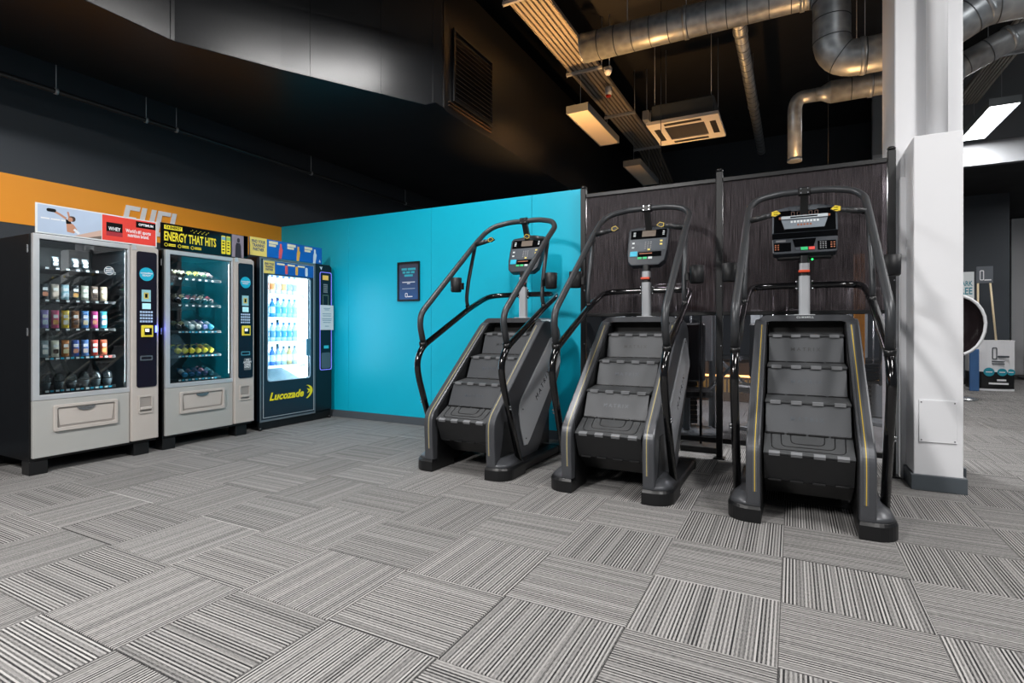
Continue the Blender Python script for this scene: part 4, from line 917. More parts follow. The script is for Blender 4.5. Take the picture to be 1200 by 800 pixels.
# ------------------------------------------------------------------ stair climbers
def climber(kind):
    root = thing('stair_climber', 'stair climber', 'exercise machine', (0, 0, 0), 0, 'stair climbers in a row')
    # rounded feet
    for s in (-1, 1):
        base = [(.232, -.135), (.27, -.137)] + [(.30 + .115 * math.sin(a_ * PI / 16), -.025 - .112 * math.cos(a_ * PI / 16)) for a_ in range(0, 9)] + [(.415, .17), (.232, .17)]
        cx, cy = .30, .03
        r0 = [Vector((s * x, y, 0)) for x, y in base]; r1 = [Vector((s * x, y, .075)) for x, y in base]
        r2 = [Vector((s * (cx + (x - cx) * .93), cy + (y - cy) * .93, .092)) for x, y in base]
        r3 = [Vector((s * (cx + (x - cx) * .45), cy + (y - cy) * .62 + .02, .150)) for x, y in base]
        f = MB().loft([r0, r1, r2], True, False).build('foot', M_steel_black, root, bevel=.003)
        rm = [Vector((s * (cx + (x - cx) * .80), cy + (y - cy) * .84 + .006, .112)) for x, y in base]
        MB().loft([[p + Vector((0, 0, .0005)) for p in r2], rm, r3], True, True).build('foot_cover', M_shroud, f)
        MB().bbox(min(s * .30, s * .40), max(s * .30, s * .40), .17, .86, .012, .075, .01).build('base_rail', M_steel_black, root)
    MB().bbox(-.40, .40, .86, .93, .0, .075, .008).build('rear_beam', M_steel_black, root)
    MB().bbox(-.225, .225, 1.00, 1.05, .02, 1.10, .005).build('back_cover', M_shroud_dark, root)
    # side shrouds
    prof = [(-.118, .10), (-.130, .34), (-.122, .41), (-.100, .452), (-.06, .492), (.70, 1.128), (.74, 1.152), (.80, 1.165), (1.00, 1.150), (1.09, 1.09), (1.12, .98), (1.11, .72), (.64, .085), (.58, .06), (-.10, .06)]
    prof = [(p.y, p.z) for p in fillet([Vector((0,) + q) for q in [prof[-1]] + [(-.118, .10), (-.134, .36), (-.115, .445), (.71, 1.136), (.78, 1.165), (1.00, 1.150), (1.10, 1.09), (1.12, .98), (1.11, .72), (.64, .085), (.58, .06)]], [.01, .12, .06, .05, .05, .06, .06, .05, .08, .03], 5)]
    for s in (-1, 1):
        a, b_ = sorted((s * .236, s * .312))
        sh = MB().prism(prof, 'x', a, b_).build('side_shroud', M_shroud, root, bevel=.010)
        # dark lower wedge
        MB().prism([(-.10, .065), (.20, .065), (.20, .15), (.12, .40), (.03, .40), (-.05, .12)], 'x', *sorted((s * .313, s * .316))).build('lower_cover', M_shroud_dark, sh)
        # yellow pinstripe running down the front edge
        pin = [q for q in prof if .10 < q[1] < 1.13 and q[0] < .70]; pin = [(pin[0][0] + (-.134 - pin[0][0]) * .3, .175)] + [q for q in pin if q[1] > .18] + [(.690, 1.1195)]
        pin = [(p_[0] - .0004, p_[1] + .0004) for p_ in pin]
        b = MB(); o = .0028
        for (p, q) in zip(pin, pin[1:]):
            d = (Vector(q) - Vector(p)).normalized(); n_ = Vector((-d.y, d.x)) * o
            if n_.x > 0: n_ = -n_
            P, Q = Vector(p), Vector(q)
            b.prism([(P)[:], (Q)[:], (Q + n_)[:], (P + n_)[:]], 'x', *sorted((s * .2628, s * .2672)))
        b.build('yellow_pinstripe', M_yellow_line if kind == 'led' else mat('pale_accent', '#b3a469', 0.4), sh)
        b = MB()
        for (p, q) in zip(pin, pin[1:]):
            d = (Vector(q) - Vector(p)).normalized(); n_ = Vector((-d.y, d.x)) * .0018
            if n_.x > 0: n_ = -n_
            P, Q = Vector(p), Vector(q)
            b.prism([P[:], Q[:], (Q + n_)[:], (P + n_)[:]], 'x', *sorted((s * .254, s * .276)))
        b.build('edge_strip', mat('edge_strip_grey', '#5d6064', 0.35, metal=.3), sh)
        # silver side panel
        sp_ = [(.33, .17), (.275, .30), (.245, .43), (.255, .50), (.29, .545), (.86, 1.010), (.90, 1.018), (.95, .99), (1.065, .84), (1.075, .79), (.44, .20), (.39, .165)]
        pn = MB().prism(sp_, 'x', *sorted((s * .313, s * .327))).build('silver_panel', M_silver_panel, root, bevel=.005)
        ang = math.atan2(.40, .49)
        if s > 0: M = Matrix.Translation((.3275, .68, .62)) @ Matrix.Rotation(ang, 4, 'X') @ Matrix(((0, 0, 1, 0), (1, 0, 0, 0), (0, 1, 0, 0), (0, 0, 0, 1)))
        else: M = Matrix.Translation((-.3275, .68, .62)) @ Matrix.Rotation(ang, 4, 'X') @ Matrix(((0, 0, -1, 0), (-1, 0, 0, 0), (0, 1, 0, 0), (0, 0, 0, 1)))
        text_mb('MATRIX', .070, M, .0004, spacing=1.5).build('panel_lettering', M_screen_dark, pn)
        for q in ((.30, .46), (.885, .985), (.36, .22)): MB().cyl((s * .327, q[0], q[1]), (s * .330, q[0], q[1]), .006, 8).build('screw', M_screen_dark, pn)
        # inner dark liner with chain guide rails
        ln = MB().box(*sorted((s * .2300, s * .2350)), -.06, 1.0, .06, .40)
        ln.prism([(-.06, .40), (1.0, .40), (1.0, 1.12), (.72, 1.12), (-.05, .47)], 'x', *sorted((s * .2300, s * .2350)))
        ln.build('inner_liner', M_steel_black, root)
    # hood over the top step
    hood = []
    for k in range(9): a = PI - k * PI / 2 / 8; hood.append((-.235 + .07 * math.cos(a), 1.112 + .07 * math.sin(a)))
    for k in range(9): a = PI / 2 - k * PI / 2 / 8; hood.append((.235 + .07 * math.cos(a), 1.112 + .07 * math.sin(a)))
    hood = [(x, z + .012 * (1 - (x / .31) ** 2)) for x, z in hood]
    inner = [(x * .90, z - .040) for x, z in hood]
    hb = MB(); ring = hood + [(x, z) for x, z in reversed(inner)]
    n = len(hood)
    for y0, y1 in ((.74, 1.04),):
        hb.loft([[Vector((x, y0, z)) for x, z in hood], [Vector((x, y1, z)) for x, z in hood]], False, True, False)
        hb.loft([[Vector((x, y0, z)) for x, z in inner], [Vector((x, y1, z)) for x, z in inner]], False, True, False)
        for yy in (y0, y1):
            for i in range(n - 1): hb.add([(hood[i][0], yy, hood[i][1]), (hood[i + 1][0], yy, hood[i + 1][1]), (inner[i + 1][0], yy, inner[i + 1][1]), (inner[i][0], yy, inner[i][1])], [(0, 1, 2, 3)])
    hb = hb.build('hood', M_shroud, root)
    if kind == 'led': text_mb('CLIMBMILL', .016, face_ny(0, .7385, 1.172), .0003, bold=.0006, spacing=1.4).build('hood_text', M_key_white, hb)
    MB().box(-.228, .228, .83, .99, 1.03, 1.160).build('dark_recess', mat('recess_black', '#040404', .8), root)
    # steps
    S = [((-.100, .400), (.064, .484)), ((.133, .663), (.335, .680)), ((.404, .857), (.585, .872)), ((.635, 1.052), (.80, 1.066))]
    for k, (n0, n1) in enumerate(S):
        d = (Vector(n1) - Vector(n0)); L_ = d.length; d.normalize(); up = Vector((-d.y, d.x))
        P = lambda t, h: (Vector(n0) + d * t + up * h)[:]
        w = .222
        st_ = MB().prism([P(0, 0), P(L_, 0), P(L_, -.018), P(.01, -.018), P(0, -.010)], 'x', -w, w).build('step', M_tread, root, bevel=.002)
        tabs = 4
        for q in range(tabs):
            c = -w + (q + .5) * 2 * w / tabs
            MB().prism([P(-.004, .0018), P(.020, .0018), P(.020, -.002), P(-.004, -.016)], 'x', c - .028, c + .028).build('nosing_tab', M_tab, st_)
        if k == 0:
            R = Matrix.Translation((0, n0[0], n0[1])) @ Matrix.Rotation(math.atan2(d.y, d.x), 4, 'X')
            for (hw, y0_, y1_) in ((.185, .035, .172), (.135, .065, .172), (.085, .095, .172)):
                path = fillet([R @ Vector((-hw, y1_, .0005)), R @ Vector((-hw * .97, y0_, .0005)), R @ Vector((hw * .97, y0_, .0005)), R @ Vector((hw, y1_, .0005))], .035, 4)
                MB().tube(path, .0028, 6).build('grip_ridge', M_steel_black, st_)
        # riser up to the next step
        if k < 3:
            a, b_ = Vector(n1), Vector(S[k + 1][0]); b_ = b_ + Vector((.010, -.014))
            t_ = (b_ - a); nn = Vector((t_.y, -t_.x)).normalized() * .006
            rs = MB().prism([a[:], b_[:], (b_ + nn)[:], (a + nn)[:]], 'x', -w + .004, w - .004).build('riser', M_riser, st_, bevel=.002)
            mid = (a + b_) / 2 - Vector((t_.y, -t_.x)).normalized() * .0006
            til = math.atan2(t_.x, t_.y)
            text_mb('MATRIX', .036, face_ny(0, mid.x, mid.y, til), .0004, spacing=1.5, bold=.0004).build('riser_lettering', M_shroud_dark if k == 2 else M_console_hi, rs)
            hg = MB()
            for q in range(4):
                c = -w + (q + .5) * 2 * w / 4
                hg.bbox(c - .05, c + .05, a.x - .012, a.x + .004, a.y - .004, a.y + .006, .002)
            hg.build('hinge_comb', M_steel_black, st_)
        else:
            MB().box(-w, w, .81, .82, 1.0, 1.074).build('riser', M_riser_dark, st_)
    # folded steps disappearing below the first tread
    lo = MB().prism([(-.094, .388), (-.030, .235), (-.022, .238), (-.085, .392)], 'x', -.22, .22).build('lower_riser', M_riser_dark, root)
    for q in range(4):
        c = -.22 + (q + .5) * .11
        MB().bbox(c - .035, c + .035, -.040, -.022, .228, .240, .003).build('hinge_tab', M_steel_black, lo)
    MB().prism([(-.026, .232), (.14, .12), (.148, .126), (-.018, .240)], 'x', -.22, .22).build('lower_riser', M_steel_black, root)
    # lower glossy handrail: one bent tube from base to base
    side = [(.378, .150, .070), (.371, -.150, .800), (.374, -.080, .945), (.371, .599, 1.262), (.362, .925, 1.392), (.262, 1.010, 1.410), (0, 1.015, 1.410)]
    right = [Vector(p) for p in side]; path = fillet(right[:-1] + [right[-2] * 1.0], [.14, .10, .05, .10, .10], 6)
    full = [Vector(p) for p in side[:-1]] + [Vector((-p[0], p[1], p[2])) for p in reversed(side[:-1])]
    path = fillet(full, [.16, .09, .03, .14, .12, .12, .14, .03, .09, .16], 7)
    MB().tube(path, .0245, 16).build('lower_handrail', M_gloss_black, root, label='glossy black bent tube')
    # upper matte handrail
    us = [(.3745, -.050, .972), (.371, -.100, 1.120), (.3705, -.085, 1.215), (.360, .690, 1.850), (.358, .880, 1.990), (.300, .945, 2.055), (.150, .990, 2.090)]
    full = [Vector(p) for p in us] + [Vector((-p[0], p[1], p[2])) for p in reversed(us)]
    path = fillet(full, [.04, .06, .10, .05, .06, .05, .05, .06, .05, .10, .06, .04], 6)
    uh = MB().tube(path, .0235, 16).build('upper_handrail', M_tube_grey, root, label='matte charcoal grab rail')
    for s in (-1, 1):
        MB().tube([(s * .3745, -.053, .955), (s * .3742, -.064, .990)], .0285, 16).build('joint_sleeve', M_steel_black, root)
        MB().tube(fillet([(s * .371, .600, 1.285), (s * .369, .570, 1.350), (s * .366, .600, 1.52), (s * .3605, .705, 1.840)], .06), .0165, 12).build('rail_support', M_tube_grey, root)
        MB().cyl((s * .3715, .60, 1.262), (s * .371, .595, 1.298), .0205, 12).build('joint_sleeve', M_steel_black, root)
        # grab handle with heart-rate grip and yellow tipped control
        hd = MB().tube(fillet([(s * .352, .690, 1.852), (s * .27, .680, 1.868), (s * .205, .69, 1.880)], .03), .0175, 12).build('hand_grip', M_tube_grey, root)
        MB().tube([(s * .335, .6885, 1.8555), (s * .235, .6825, 1.8745)], .0205, 12).build('grip_sleeve', M_shroud_dark, hd)
        c = Vector((s * .178, .688, 1.885))
        tri = [(-.032 * s, .0), (-.006 * s, .024), (.028 * s, .014), (.028 * s, -.014), (.004 * s, -.020)]
        MB().prism([(c.x + p[0], c.z + p[1]) for p in tri], 'y', .672, .702).build('control_pod', M_shroud_dark, hd, bevel=.003)
        fr_ = [(c.x + p[0] * .95, c.z + p[1] * .95) for p in tri]; fi = [(c.x + p[0] * .76, c.z + p[1] * .72) for p in tri]
        MB().frame('y', .6700, .002, fr_, fi).build('yellow_triangle', M_yellow_line, hd)
        if kind == 'led':
            MB().prism(fi, 'y', .6702, .6718).build('yellow_button', mat('bright_button', '#e8cf2a', .4), hd)
            for q in (-.008, .006): MB().box(c.x - .013, c.x + .013, .6692, .6700, c.z + q, c.z + q + .004).build('button_mark', M_screen_dark, hd)
        # cup holder
        cu = MB().lathe([(.002, 0), (.040, .0), (.048, .010), (.051, .128), (.047, .129), (.043, .014), (.002, .012)], 24, Matrix.Translation((s * .462, .545, 1.418)), cap=False).build('cup_holder', mat('cup_plastic', '#1b1c1e', .5, spec=.3), root)
        MB().bbox(*sorted((s * .385, s * .410)), .53, .56, 1.44, 1.50, .003).build('holder_bracket', M_steel_black, cu)
        # bolts on outer tube
        for z in (.51, .53): MB().cyl((s * .385, -.035 - (z - .5) * .4, z), (s * .405, -.035 - (z - .5) * .4, z), .006, 8).build('bolt', M_chrome, root)
    MB().bbox(.352, .372, .235, .285, 1.085, 1.108, .003).build('red_stop_clip', M_clip, root, label='orange-red clip on the rail')
    # centre post
    MB().prism(rrect(-.036, .036, .940, 1.000, .018, 4), 'z', 1.190, 1.475).build('post', M_post, root, bevel=.001)
    MB().bbox(-.068, .068, .905, 1.035, 1.178, 1.196, .004).build('post_flange', M_post, root)
    MB().prism(rrect(-.030, .030, .942, .994, .015, 4), 'z', 1.475, 1.62).build('post_neck', M_steel_black, root)
    ck = MB().prism(rrect(-.033, .033, .936, .998, .016, 4), 'z', 1.515, 1.565).build('post_collar', M_post, root)
    MB().bbox(-.038, .034, .928, .940, 1.498, 1.516, .003).build('orange_clip', M_clip, ck)
    for s in (-1, 1):
        for z in (1.385, 1.435): MB().cyl((s * .045, .97, z), (s * .055, .97, z), .007, 8).build('bolt', M_chrome, root)
    MB().bbox(-.05, .05, .972, .992, 1.370, 1.452, .003).build('rail_clamp', M_steel_black, root)
    # top clamp carrying the console
    tc = MB().bbox(-.040, .040, .962, 1.020, 2.062, 2.118, .006).build('top_clamp', M_steel_black, root)
    for sx in (-.022, .022):
        for z in (2.075, 2.105): MB().cyl((sx, .962, z), (sx, .957, z), .005, 8).build('bolt', M_chrome, tc)
    MB().prism([(.985, 2.07), (1.010, 2.07), (1.095, 1.90), (1.060, 1.90)], 'x', -.026, .026).build('console_stem', M_steel_black, tc)
    if kind == 'plain':
        tl = math.atan2(.123, .331)
        M = Matrix.Translation((0, .950, 1.612)) @ Matrix.Rotation(-tl, 4, 'X')   # local: x right, z up the face, -y to the user
        out = [(-.150, .03), (-.120, .0), (.105, .0), (.150, .04), (.165, .13), (.170, .33), (.150, .352), (.06, .362), (-.06, .362), (-.150, .352), (-.168, .33), (-.165, .12)]
        cs = MB().prism(out, 'y', -.012, .055, M).build('console', M_console, root, bevel=.008)
        bk = [(x * .85, z * .88 + .03) for x, z in out]
        MB().prism(bk, 'y', .055, .095, M).build('console_back', M_console, cs, bevel=.01)
        f = lambda x0, x1, z0, z1, m, nm, h=.004: MB().box(x0, x1, -.012 - h, -.0125, z0, z1, M).build(nm, m, cs)
        f(-.145, .150, .245, .325, M_screen_dark, 'display_bezel', .003)
        f(-.052, .062, .262, .318, M_screen_brown, 'display')
        for zz in (.270, .285, .300):
            f(-.125, -.105, zz, zz + .007, M_key_white, 'indicator'); f(.118, .134, zz, zz + .007, M_key_white, 'indicator')
        f(-.145, .150, .130, .240, M_console_hi, 'keypad_panel', .002)
        ks = MB()
        for i in range(3):
            for j in range(4): ks.box(-.022 + i * .022, -.010 + i * .022, -.0165, -.0142, .150 + j * .018, .160 + j * .018, M)
        ks.build('keypad_keys', M_tab, cs, kind='stuff')
        for (x, z, m_) in ((-.118, .205, M_key_white), (-.118, .165, M_key_white), (.112, .215, M_key_yellow), (.112, .185, M_key_yellow), (.015, .140, M_key_yellow)):
            f(x - .010, x + .010, z - .007, z + .007, m_, 'key')
        f(-.138, -.078, .082, .128, M_cyan, 'cyan_sticker'); 
        f(-.070, .120, .075, .120, M_screen_dark, 'lower_bezel', .003)
        f(-.060, .045, .100, .109, M_key_orange, 'printed_strip')
        for x, m_ in ((-.055, M_key_green), (-.012, M_key_green), (.032, M_key_white)): f(x - .016, x + .016, .055, .073, m_, 'key')
        text_mb('MATRIX', .018, M @ face_ny(0, -.0125, .343), .0002, spacing=1.3).build('console_lettering', M_tab, cs)
    else:
        # LED console: upright upper display and a sloping control shelf
        M = Matrix.Translation((0, 1.035, 1.80)) @ Matrix.Rotation(-.16, 4, 'X')
        out = [(-.212, .0), (.212, .0), (.210, .165), (.195, .185), (.10, .205), (.0, .210), (-.10, .205), (-.195, .185), (-.210, .165)]
        cs = MB().prism(out, 'y', -.010, .045, M).build('console', M_console_hi, root, bevel=.006)
        MB().prism([(-.200, .004), (.200, .004), (.198, .160), (.185, .172), (-.185, .172), (-.198, .160)], 'y', -.0125, -.0102, M).build('display_glass', M_screen_dark, cs)
        MB().prism([(-.105, .200), (.105, .200), (.080, .165), (-.080, .165)], 'y', -.016, -.0127, M).build('name_plate', M_console_hi, cs)
        text_mb('MATRIX', .020, M @ face_ny(0, -.0165, .184), .0002, spacing=1.3).build('console_lettering', M_tab, cs)
        sh = MB().prism([(-.150, .122), (.150, .122), (.150, .100), (.128, .028), (-.128, .028), (-.150, .100)], 'y', -.024, -.0127, M).build('reading_rack', mat('rack_silver', '#7d868f', .35, metal=.4), cs)
        MB().box(-.150, .150, -.034, -.0245, .100, .122, M).build('rack_ledge', mat('ledge_silver', '#b9c2c9', .35, metal=.3), sh)
        MB().box(-.090, .085, -.0345, -.0341, .106, .116, M).build('rack_slot', M_screen_dark, sh)
        for q in (-.158, .158): MB().bbox(q - .008, q + .008, -.030, -.016, .103, .120, .003, M).build('rack_clip', M_key_orange, sh)
        wl_ = MB()
        for i in range(9): wl_.box(-.088 + i * .021, -.074 + i * .021, -.0246, -.0242, .072, .088, M)
        wl_.build('white_icons', M_key_white, sh, kind='stuff')
        ol = MB()
        for i in range(5): ol.box(-.045 + i * .020, -.032 + i * .020, -.0246, -.0242, .048, .062, M)
        ol.build('orange_icons', M_key_orange, sh, kind='stuff')
        for i in range(5):   # unlit number segments
            x = -.085 + i * .038
            MB().frame('y', *(0, 0)) if False else None
            b = MB(); b.box(x, x + .024, -.0132, -.0126, .130, .134, M); b.box(x, x + .024, -.0132, -.0126, .156, .160, M); b.box(x, x + .004, -.0132, -.0126, .130, .160, M); b.box(x + .020, x + .024, -.0132, -.0126, .130, .160, M)
            b.build('digit_segment', mat('segment_brown', '#4a2c20', .5), cs)
        # dark curved band
        MB().prism([(-.208, -.062), (.208, -.062), (.210, .0), (-.210, .0)], 'y', -.008, .04, M).build('dark_band', M_screen_dark, cs)
        # control shelf
        M2 = Matrix.Translation((0, .968, 1.648)) @ Matrix.Rotation(-.42, 4, 'X')
        cb = MB().prism([(-.205, .0), (-.195, -.012), (.195, -.012), (.205, .0), (.212, .118), (-.212, .118)], 'y', -.010, .050, M2).build('control_shelf', M_console, cs, bevel=.006)
        g = lambda x0, x1, z0, z1, m, nm, h=.003: MB().box(x0, x1, -.010 - h, -.0105, z0, z1, M2).build(nm, m, cb)
        MB().frame('y', -.0125, .002, rrect(-.200, .200, .0, .112, .01, 3), rrect(-.196, .196, .004, .108, .008, 3), ) if False else None
        g(-.198, -.085, .006, .080, M_screen_dark, 'key_panel', .002); g(.085, .198, .006, .080, M_screen_dark, 'key_panel', .002)
        MB().prism([(-.075, .105), (.075, .105), (.060, .040), (-.060, .040)], 'y', -.0135, -.0105, M2).build('display', M_screen_dark, cb)
        g(-.022, .022, .010, .034, M_key_green, 'green_key', .005); g(.028, .066, .010, .034, M_key_red, 'red_key', .005); g(-.055, -.030, .012, .030, M_console_hi, 'key', .005)
        for sx in (-.178, .178):
            for i in range(2):
                for j in range(3): g(sx - .014 + i * .018, sx - .004 + i * .018, .020 + j * .018, .030 + j * .018, M_key_orange, 'orange_key', .003)
        kk = MB()
        for i in range(3):
            for j in range(4): kk.box(.098 + i * .016, .107 + i * .016, -.014, -.0125, .016 + j * .016, .024 + j * .016, M2)
        kk.build('keypad_keys', M_tab, cb, kind='stuff')
        g(-.185, -.120, .088, .104, M_tab, 'printed_strip', .002)
        MB().bbox(-.18, .18, 1.0, 1.07, 1.600, 1.640, .01).build('console_back', M_steel_black, cs)
        MB().cyl((.050, .955, 1.590), (.050, .948, 1.590), .006, 10).build('green_led', mat('green_led', '#20e060', .4, emit='#20ff60', estr=4), cs)
    return root
c1 = climber('plain')
c1.location = (-2.207, 3.48, 0)
c1['label'] = 'grey and black stair climber on the left of the row, against the teal wall'
c2 = copy_tree(c1)
c2.location = (-1.07, 3.475, 0)
c2['label'] = 'grey and black stair climber in the middle of the row'
c3 = climber('led')
c3.location = (.075, 3.448, 0)
c3['label'] = 'stair climber on the right of the row, with a wide console and silver reading rack'

# ------------------------------------------------------------------ gym behind the smoked screens
M_fr = mat('rack_grey', '#7a7e80', .4, metal=.3)
M_vinyl = mat('black_vinyl', '#101112', .4)
def weight_station(x, y, label, rz=0, col=M_fr):
    t = thing('weight_machine', label, 'exercise machine', (x, y, 0), rz, 'weight machines behind the screens')
    MB().tube(fillet([(-.3, 0, .03), (-.3, 0, 1.55), (.3, 0, 1.55), (.3, 0, .03)], .08), .035, 10).build('upright_frame', col, t)
    MB().bbox(-.3, .3, -.5, .5, 0, .05, .008).build('base_frame', col, t)
    for k in range(12): MB().bbox(-.14, .14, -.06, .06, .08 + k * .05, .122 + k * .05, .004).build('weight_plate', M_steel_black, t)
    for s in (-.08, .08): MB().cyl((s, 0, .05), (s, 0, 1.52), .01, 8).build('guide_rod', M_chrome, t)
    MB().bbox(-.2, .2, -.62, -.32, .42, .50, .02).build('seat', M_vinyl, t)
    MB().bbox(-.18, .18, -.32, -.25, .55, 1.15, .02).build('backrest', M_vinyl, t)
    MB().tube(fillet([(-.2, -.30, .46), (-.42, -.5, .75), (-.42, -.75, .82)], .05), .02, 8).build('lever_arm', M_chrome, t)
    MB().tube(fillet([(.2, -.30, .46), (.42, -.5, .75), (.42, -.75, .82)], .05), .02, 8).build('lever_arm', M_chrome, t)
    MB().bbox(-.03, .03, -.33, -.02, .06, .44, .006).build('seat_post', col, t)
    for s in (-.22, .22): MB().bbox(s - .06, s + .06, -.12, -.07, .75, 1.3, .006).build('guard_panel', mat('pale_guard', '#b6bcbe', .4), t)
    return t
weight_station(-1.05, 6.0, 'seated weight machine seen through the lower pane between the left and middle climbers', .3)
weight_station(-.12, 6.60, 'seated weight machine seen through the lower pane beside the middle climber', -.5)
weight_station(.80, 7.62, 'seated weight machine seen through the lower pane behind the right climber', .8)
weight_station(-1.9, 7.4, 'seated weight machine standing behind the end of the teal wall', 0)
weight_station(1.9, 16.5, 'distant weight machine far off at the right edge', 0) if False else None
rb = thing('reflection_banner', 'red banner standing in for a reflection in the upper pane right of the middle climber', 'banner', (-.74, 5.10, 0))  # banner added behind the pane to stand for a red reflection
MB().cyl((0, .02, .05), (0, .02, 1.9), .012, 8).build('pole', M_steel_black, rb); MB().bbox(-.11, .11, -.01, .01, 1.26, 1.92, .002).build('banner_sheet', mat('banner_red', '#b01d28', .5, emit='#b01d28', estr=0.0), rb)
for z in (1.36, 1.46, 1.56, 1.66): MB().prism([(-.08, z), (0, z - .06), (.08, z), (.08, z + .02), (0, z - .04), (-.08, z + .02)], 'y', -.013, -.0102).build('chevron_print', mat('chevron_white', '#d8b8b8', .5), rb)
MB().bbox(-.16, .16, -.12, .12, 0, .05, .005).build('banner_foot', M_steel_black, rb)
rc = thing('reception_counter', 'low counter with a glowing amber light strip behind the screens', 'counter', (-.4, 8.6, 0))
MB().bbox(-1.2, 1.7, 0, .5, 0, .62, .01).build('counter_body', mat('counter_brown', '#4a3420', .5), rc)
MB().bbox(-1.25, 1.75, -.05, .55, .62, .68, .01).build('counter_top', M_vinyl, rc)
MB().box(-1.2, 1.7, -.012, -.002, .37, .40).build('light_strip', emat('amber_strip', '#ffb040', 7), rc)
gs = MB()
for k in range(48): gs.box(-1.15 + k * .058, -1.12 + k * .058, -.012, -.002, .14, .33)
gs.build('gold_slats', mat('gold_metal', '#c89a48', .35, metal=.6), rc, kind='stuff')
ob = thing('orange_panel', 'tall orange panel glimpsed through the screen next to the pillar', 'panel', (.52, 5.6, 0))
MB().bbox(-.04, .04, -.02, .02, 0, 1.75, .003).build('panel_sheet', M_orange, ob)
# warm up-lights standing behind the partition (out of view) that tint the ducts and trays
def uplight(x, y, label, e):
    t = thing('uplighter', label, 'floor lamp', (x, y, 0), 0, 'warm uplighters behind the partition')
    MB().lathe([(.13, 0), (.13, .02), (.02, .03)], 20).build('base', M_steel_black, t)
    MB().cyl((0, 0, .03), (0, 0, 1.55), .015, 10).build('pole', M_steel_black, t)
    MB().lathe([(.03, 1.55), (.12, 1.68), (.125, 1.69), (.11, 1.68), (.02, 1.58)], 20).build('bowl', M_steel_black, t)
    MB().lathe([(.03, 1.585), (.05, 1.62), (.03, 1.65)], 12).build('bulb', emat('warm_bulb', '#ffa040', 10), t)
    ld = bpy.data.lights.new('warm_lamp', 'AREA'); ld.shape = 'DISK'; ld.size = .2; ld.energy = e; ld.color = (1, .52, .18); ld.spread = math.radians(85)
    lo = bpy.data.objects.new('warm_lamp', ld); C.objects.link(lo); lo.parent = t; lo.location = (0, 0, 1.70); lo.rotation_euler = (PI, 0, 0)
uplight(-2.5, 6.1, 'warm uplighter behind the teal wall', 55)
uplight(-1.55, 8.4, 'warm uplighter standing further back behind the screens', 14)
uplight(.35, 6.15, 'warm uplighter behind the right screen', 13)

def pendant(x, y, z, label, e):  # pendants added as fill to brighten the equipment behind the screens
    t = thing('fill_pendant', label, 'ceiling light', (x, y, z), 0, 'fill pendants added over the weight machines')
    MB().lathe([(.03, .20), (.05, .18), (.16, .05), (.17, .0), (.163, .0), (.15, .05), (.04, .17)], 20, cap=False).build('shade', M_steel_black, t)
    MB().lathe([(.01, .04), (.04, .08), (.02, .13)], 12).build('bulb', M_lens_on, t)
    MB().cyl((0, 0, .18), (0, 0, 5.4 - z), .004, 6).build('cord', M_steel_black, t)
    ld = bpy.data.lights.new('pendant_fill_lamp', 'AREA'); ld.shape = 'DISK'; ld.size = .25; ld.energy = e
    lo = bpy.data.objects.new('pendant_fill_lamp', ld); C.objects.link(lo); lo.parent = t; lo.location = (0, 0, -.01)
pendant(-1.35, 6.3, 2.55, 'black pendant light added to brighten the weight machines behind the teal wall end', 85)
pendant(.35, 6.9, 2.60, 'black pendant light added to brighten the weight machines behind the right screen', 85)

# ------------------------------------------------------------------ far right: stand, signs, chair shell
M_wood = mat('pale_wood', '#d9c7a4', .5)
kb_ = thing('promo_counter', 'small white and black promotional counter with teal discs beyond the pillar', 'counter', (3.10, 12.30, 0))
cv = []
for k in range(9):
    a = -1 + k * 2 / 8; cv.append((a * .31, -.02 - .10 * (1 - a * a)))
foot = cv + [(.31, .22), (-.31, .22)]
MB().prism(foot, 'z', .0, .035).build('white_base', M_white, kb_)
MB().prism([(x * .985, y * .97) for x, y in foot], 'z', .035, .33).build('black_skirt', M_steel_black, kb_)
MB().prism(foot, 'z', .33, .86).build('white_body', M_white, kb_)
MB().prism([(x * 1.02, y * 1.02) for x, y in foot], 'z', .86, .88).build('counter_top', M_white, kb_)
for q, (x, r_) in enumerate(((-.06, .075), (.12, .065), (.25, .055))):
    yy = -.02 - .10 * (1 - (x / .31) ** 2) - .006
    MB().prism([(x + r_ * math.cos(a * PI / 10), .33 + r_ * math.sin(a * PI / 10)) for a in range(20)], 'y', yy - .012, yy - .004).build('teal_disc', mat('disc_teal', '#1b8fa3', .5), kb_)
    MB().box(x - r_ * .6, x + r_ * .6, yy - .014, yy - .0125, .322, .338).build('disc_text', M_white, kb_)
MB().frame('y', -.135, .004, rrect(-.02, .05, .55, .76, .02, 3), rrect(-.005, .035, .565, .745, .012, 3)).build('phone_outline', M_skirt, kb_)
MB().box(.06, .21, -.1345, -.110, .585, .615).build('text_line', M_skirt, kb_)
for z_ in (.475, .515): MB().box(-.02, .15, -.1345, -.110, z_ - .007, z_ + .007).build('text_line', M_skirt, kb_)
for (xa, xb, z_) in ((.05, .17, .19), (-.06, .20, .13)): MB().box(xa, xb, -.1345, -.100, z_ - .015, z_ + .015).build('text_line', M_white, kb_)
sg = thing('grey_sign', 'dark grey sign with a white phone outline on two pale wooden poles', 'sign', (3.045, 12.44, 0))
MB().bbox(-.115, .115, -.015, .015, 1.90, 2.20, .004).build('sign_board', mat('slate_sign', '#5b6067', .5), sg)
MB().frame('y', -.019, .003, rrect(-.07, -.01, 1.95, 2.13, .018, 3), rrect(-.058, -.022, 1.965, 2.115, .012, 3)).build('phone_outline', M_white, sg)
MB().box(-.005, .09, -.019, -.0155, 1.945, 1.965).build('white_text_line', M_white, sg)
MB().tube([(.08, 0, 1.90), (.16, 0, .88)], .016, 8).build('wooden_pole', M_wood, sg)
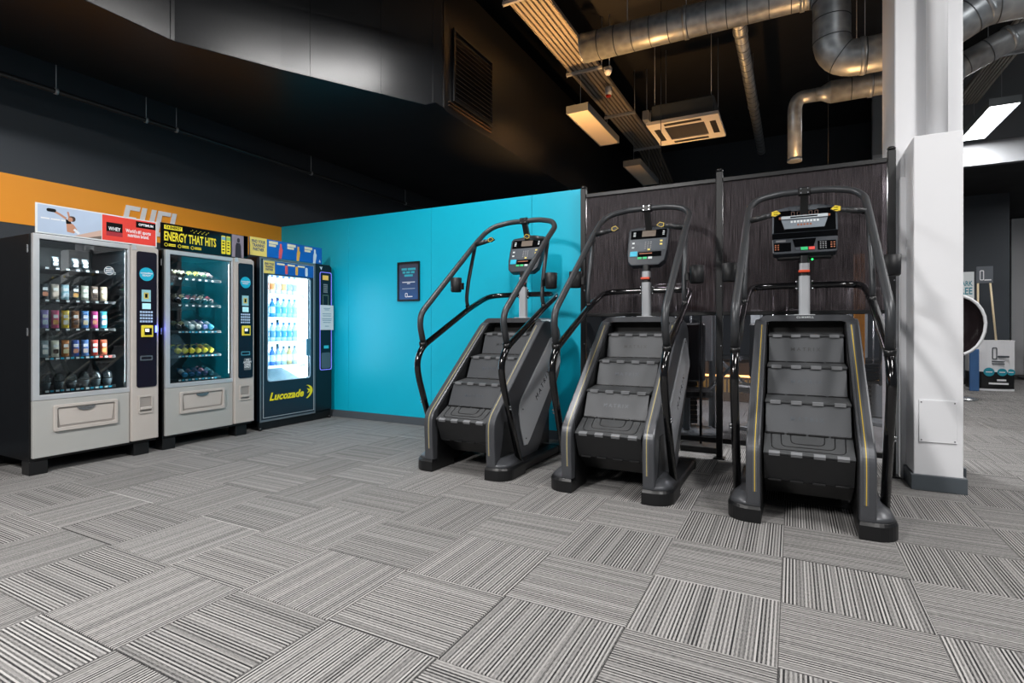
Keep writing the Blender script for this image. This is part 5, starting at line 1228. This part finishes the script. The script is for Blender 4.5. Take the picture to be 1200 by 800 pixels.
MB().tube([(-.09, 0, 1.90), (-.09, 0, .88)], .016, 8).build('wooden_pole', M_wood, sg)
wp = thing('white_sign', 'white sign with teal capitals PARK FREE beside the pillar', 'sign', (2.60, 12.55, 0))
MB().bbox(-.32, .325, -.012, .012, 1.63, 2.12, .003).build('sign_board', M_paper, wp)
text_mb('PARK', .125, face_ny(.300, -.014, 1.905), .001, bold=.002, width=.20, align='RIGHT').build('teal_lettering', mat('park_teal', '#1d7f93', .5), wp)
text_mb('FREE', .175, face_ny(.300, -.014, 1.765), .001, bold=.003, width=.225, align='RIGHT').build('teal_lettering', MATS['park_teal'], wp)
for s in (-.28, .28): MB().cyl((s, 0, 0), (s, 0, 1.63), .015, 8).build('leg', M_chrome, wp)
# egg shaped shell seat with pale rim
eg = thing('shell_chair', 'dark glossy egg-shaped shell seat with pale rim beyond the pillar', 'chair', (2.22, 10.4, 0))
sh_ = []
for k in range(9):
    t_ = k / 8 * PI / 2; rr = math.cos(t_); yy = .36 * math.sin(t_)
    sh_.append([Vector((.34 * rr * math.cos(a * PI / 12), yy, 1.16 + .43 * rr * math.sin(a * PI / 12) * (1 if math.sin(a * PI / 12) > 0 else 1.1))) for a in range(24)])
MB().loft(sh_, False, True).build('shell', mat('shell_plum', '#2b2426', .15), eg)
ringp = [sh_[0][k % 24] for k in range(25)]
MB().tube(ringp, .022, 8, False).build('rim', M_white, eg)
MB().cyl((0, .12, .04), (0, .12, .86), .03, 12).build('stem', M_chrome, eg)
MB().lathe([(.28, 0), (.28, .02), (.04, .05)], 24, Matrix.Translation((0, .12, 0))).build('base', M_chrome, eg)
bc_ = tag(MB().bbox(2.74, 2.87, 12.0, 12.05, .0, .73, .01).build('blue_bag', mat('denim_blue', '#3a608f', .8, var=.2)), 'tall blue fabric bag standing beside the promotional counter', 'bag')
for k, (x, y) in enumerate(((4.65, 15.0), (5.2, 15.8))):
    tr = weight_station(x, y, ('distant weight machine at the right edge, nearer one' if k == 0 else 'distant weight machine at the right edge, further one'), .4 * k)
struct(MB().bbox(4.55, 4.95, 16.6, 17.0, 0, 3.66, .01), 'trim_4', M_white)
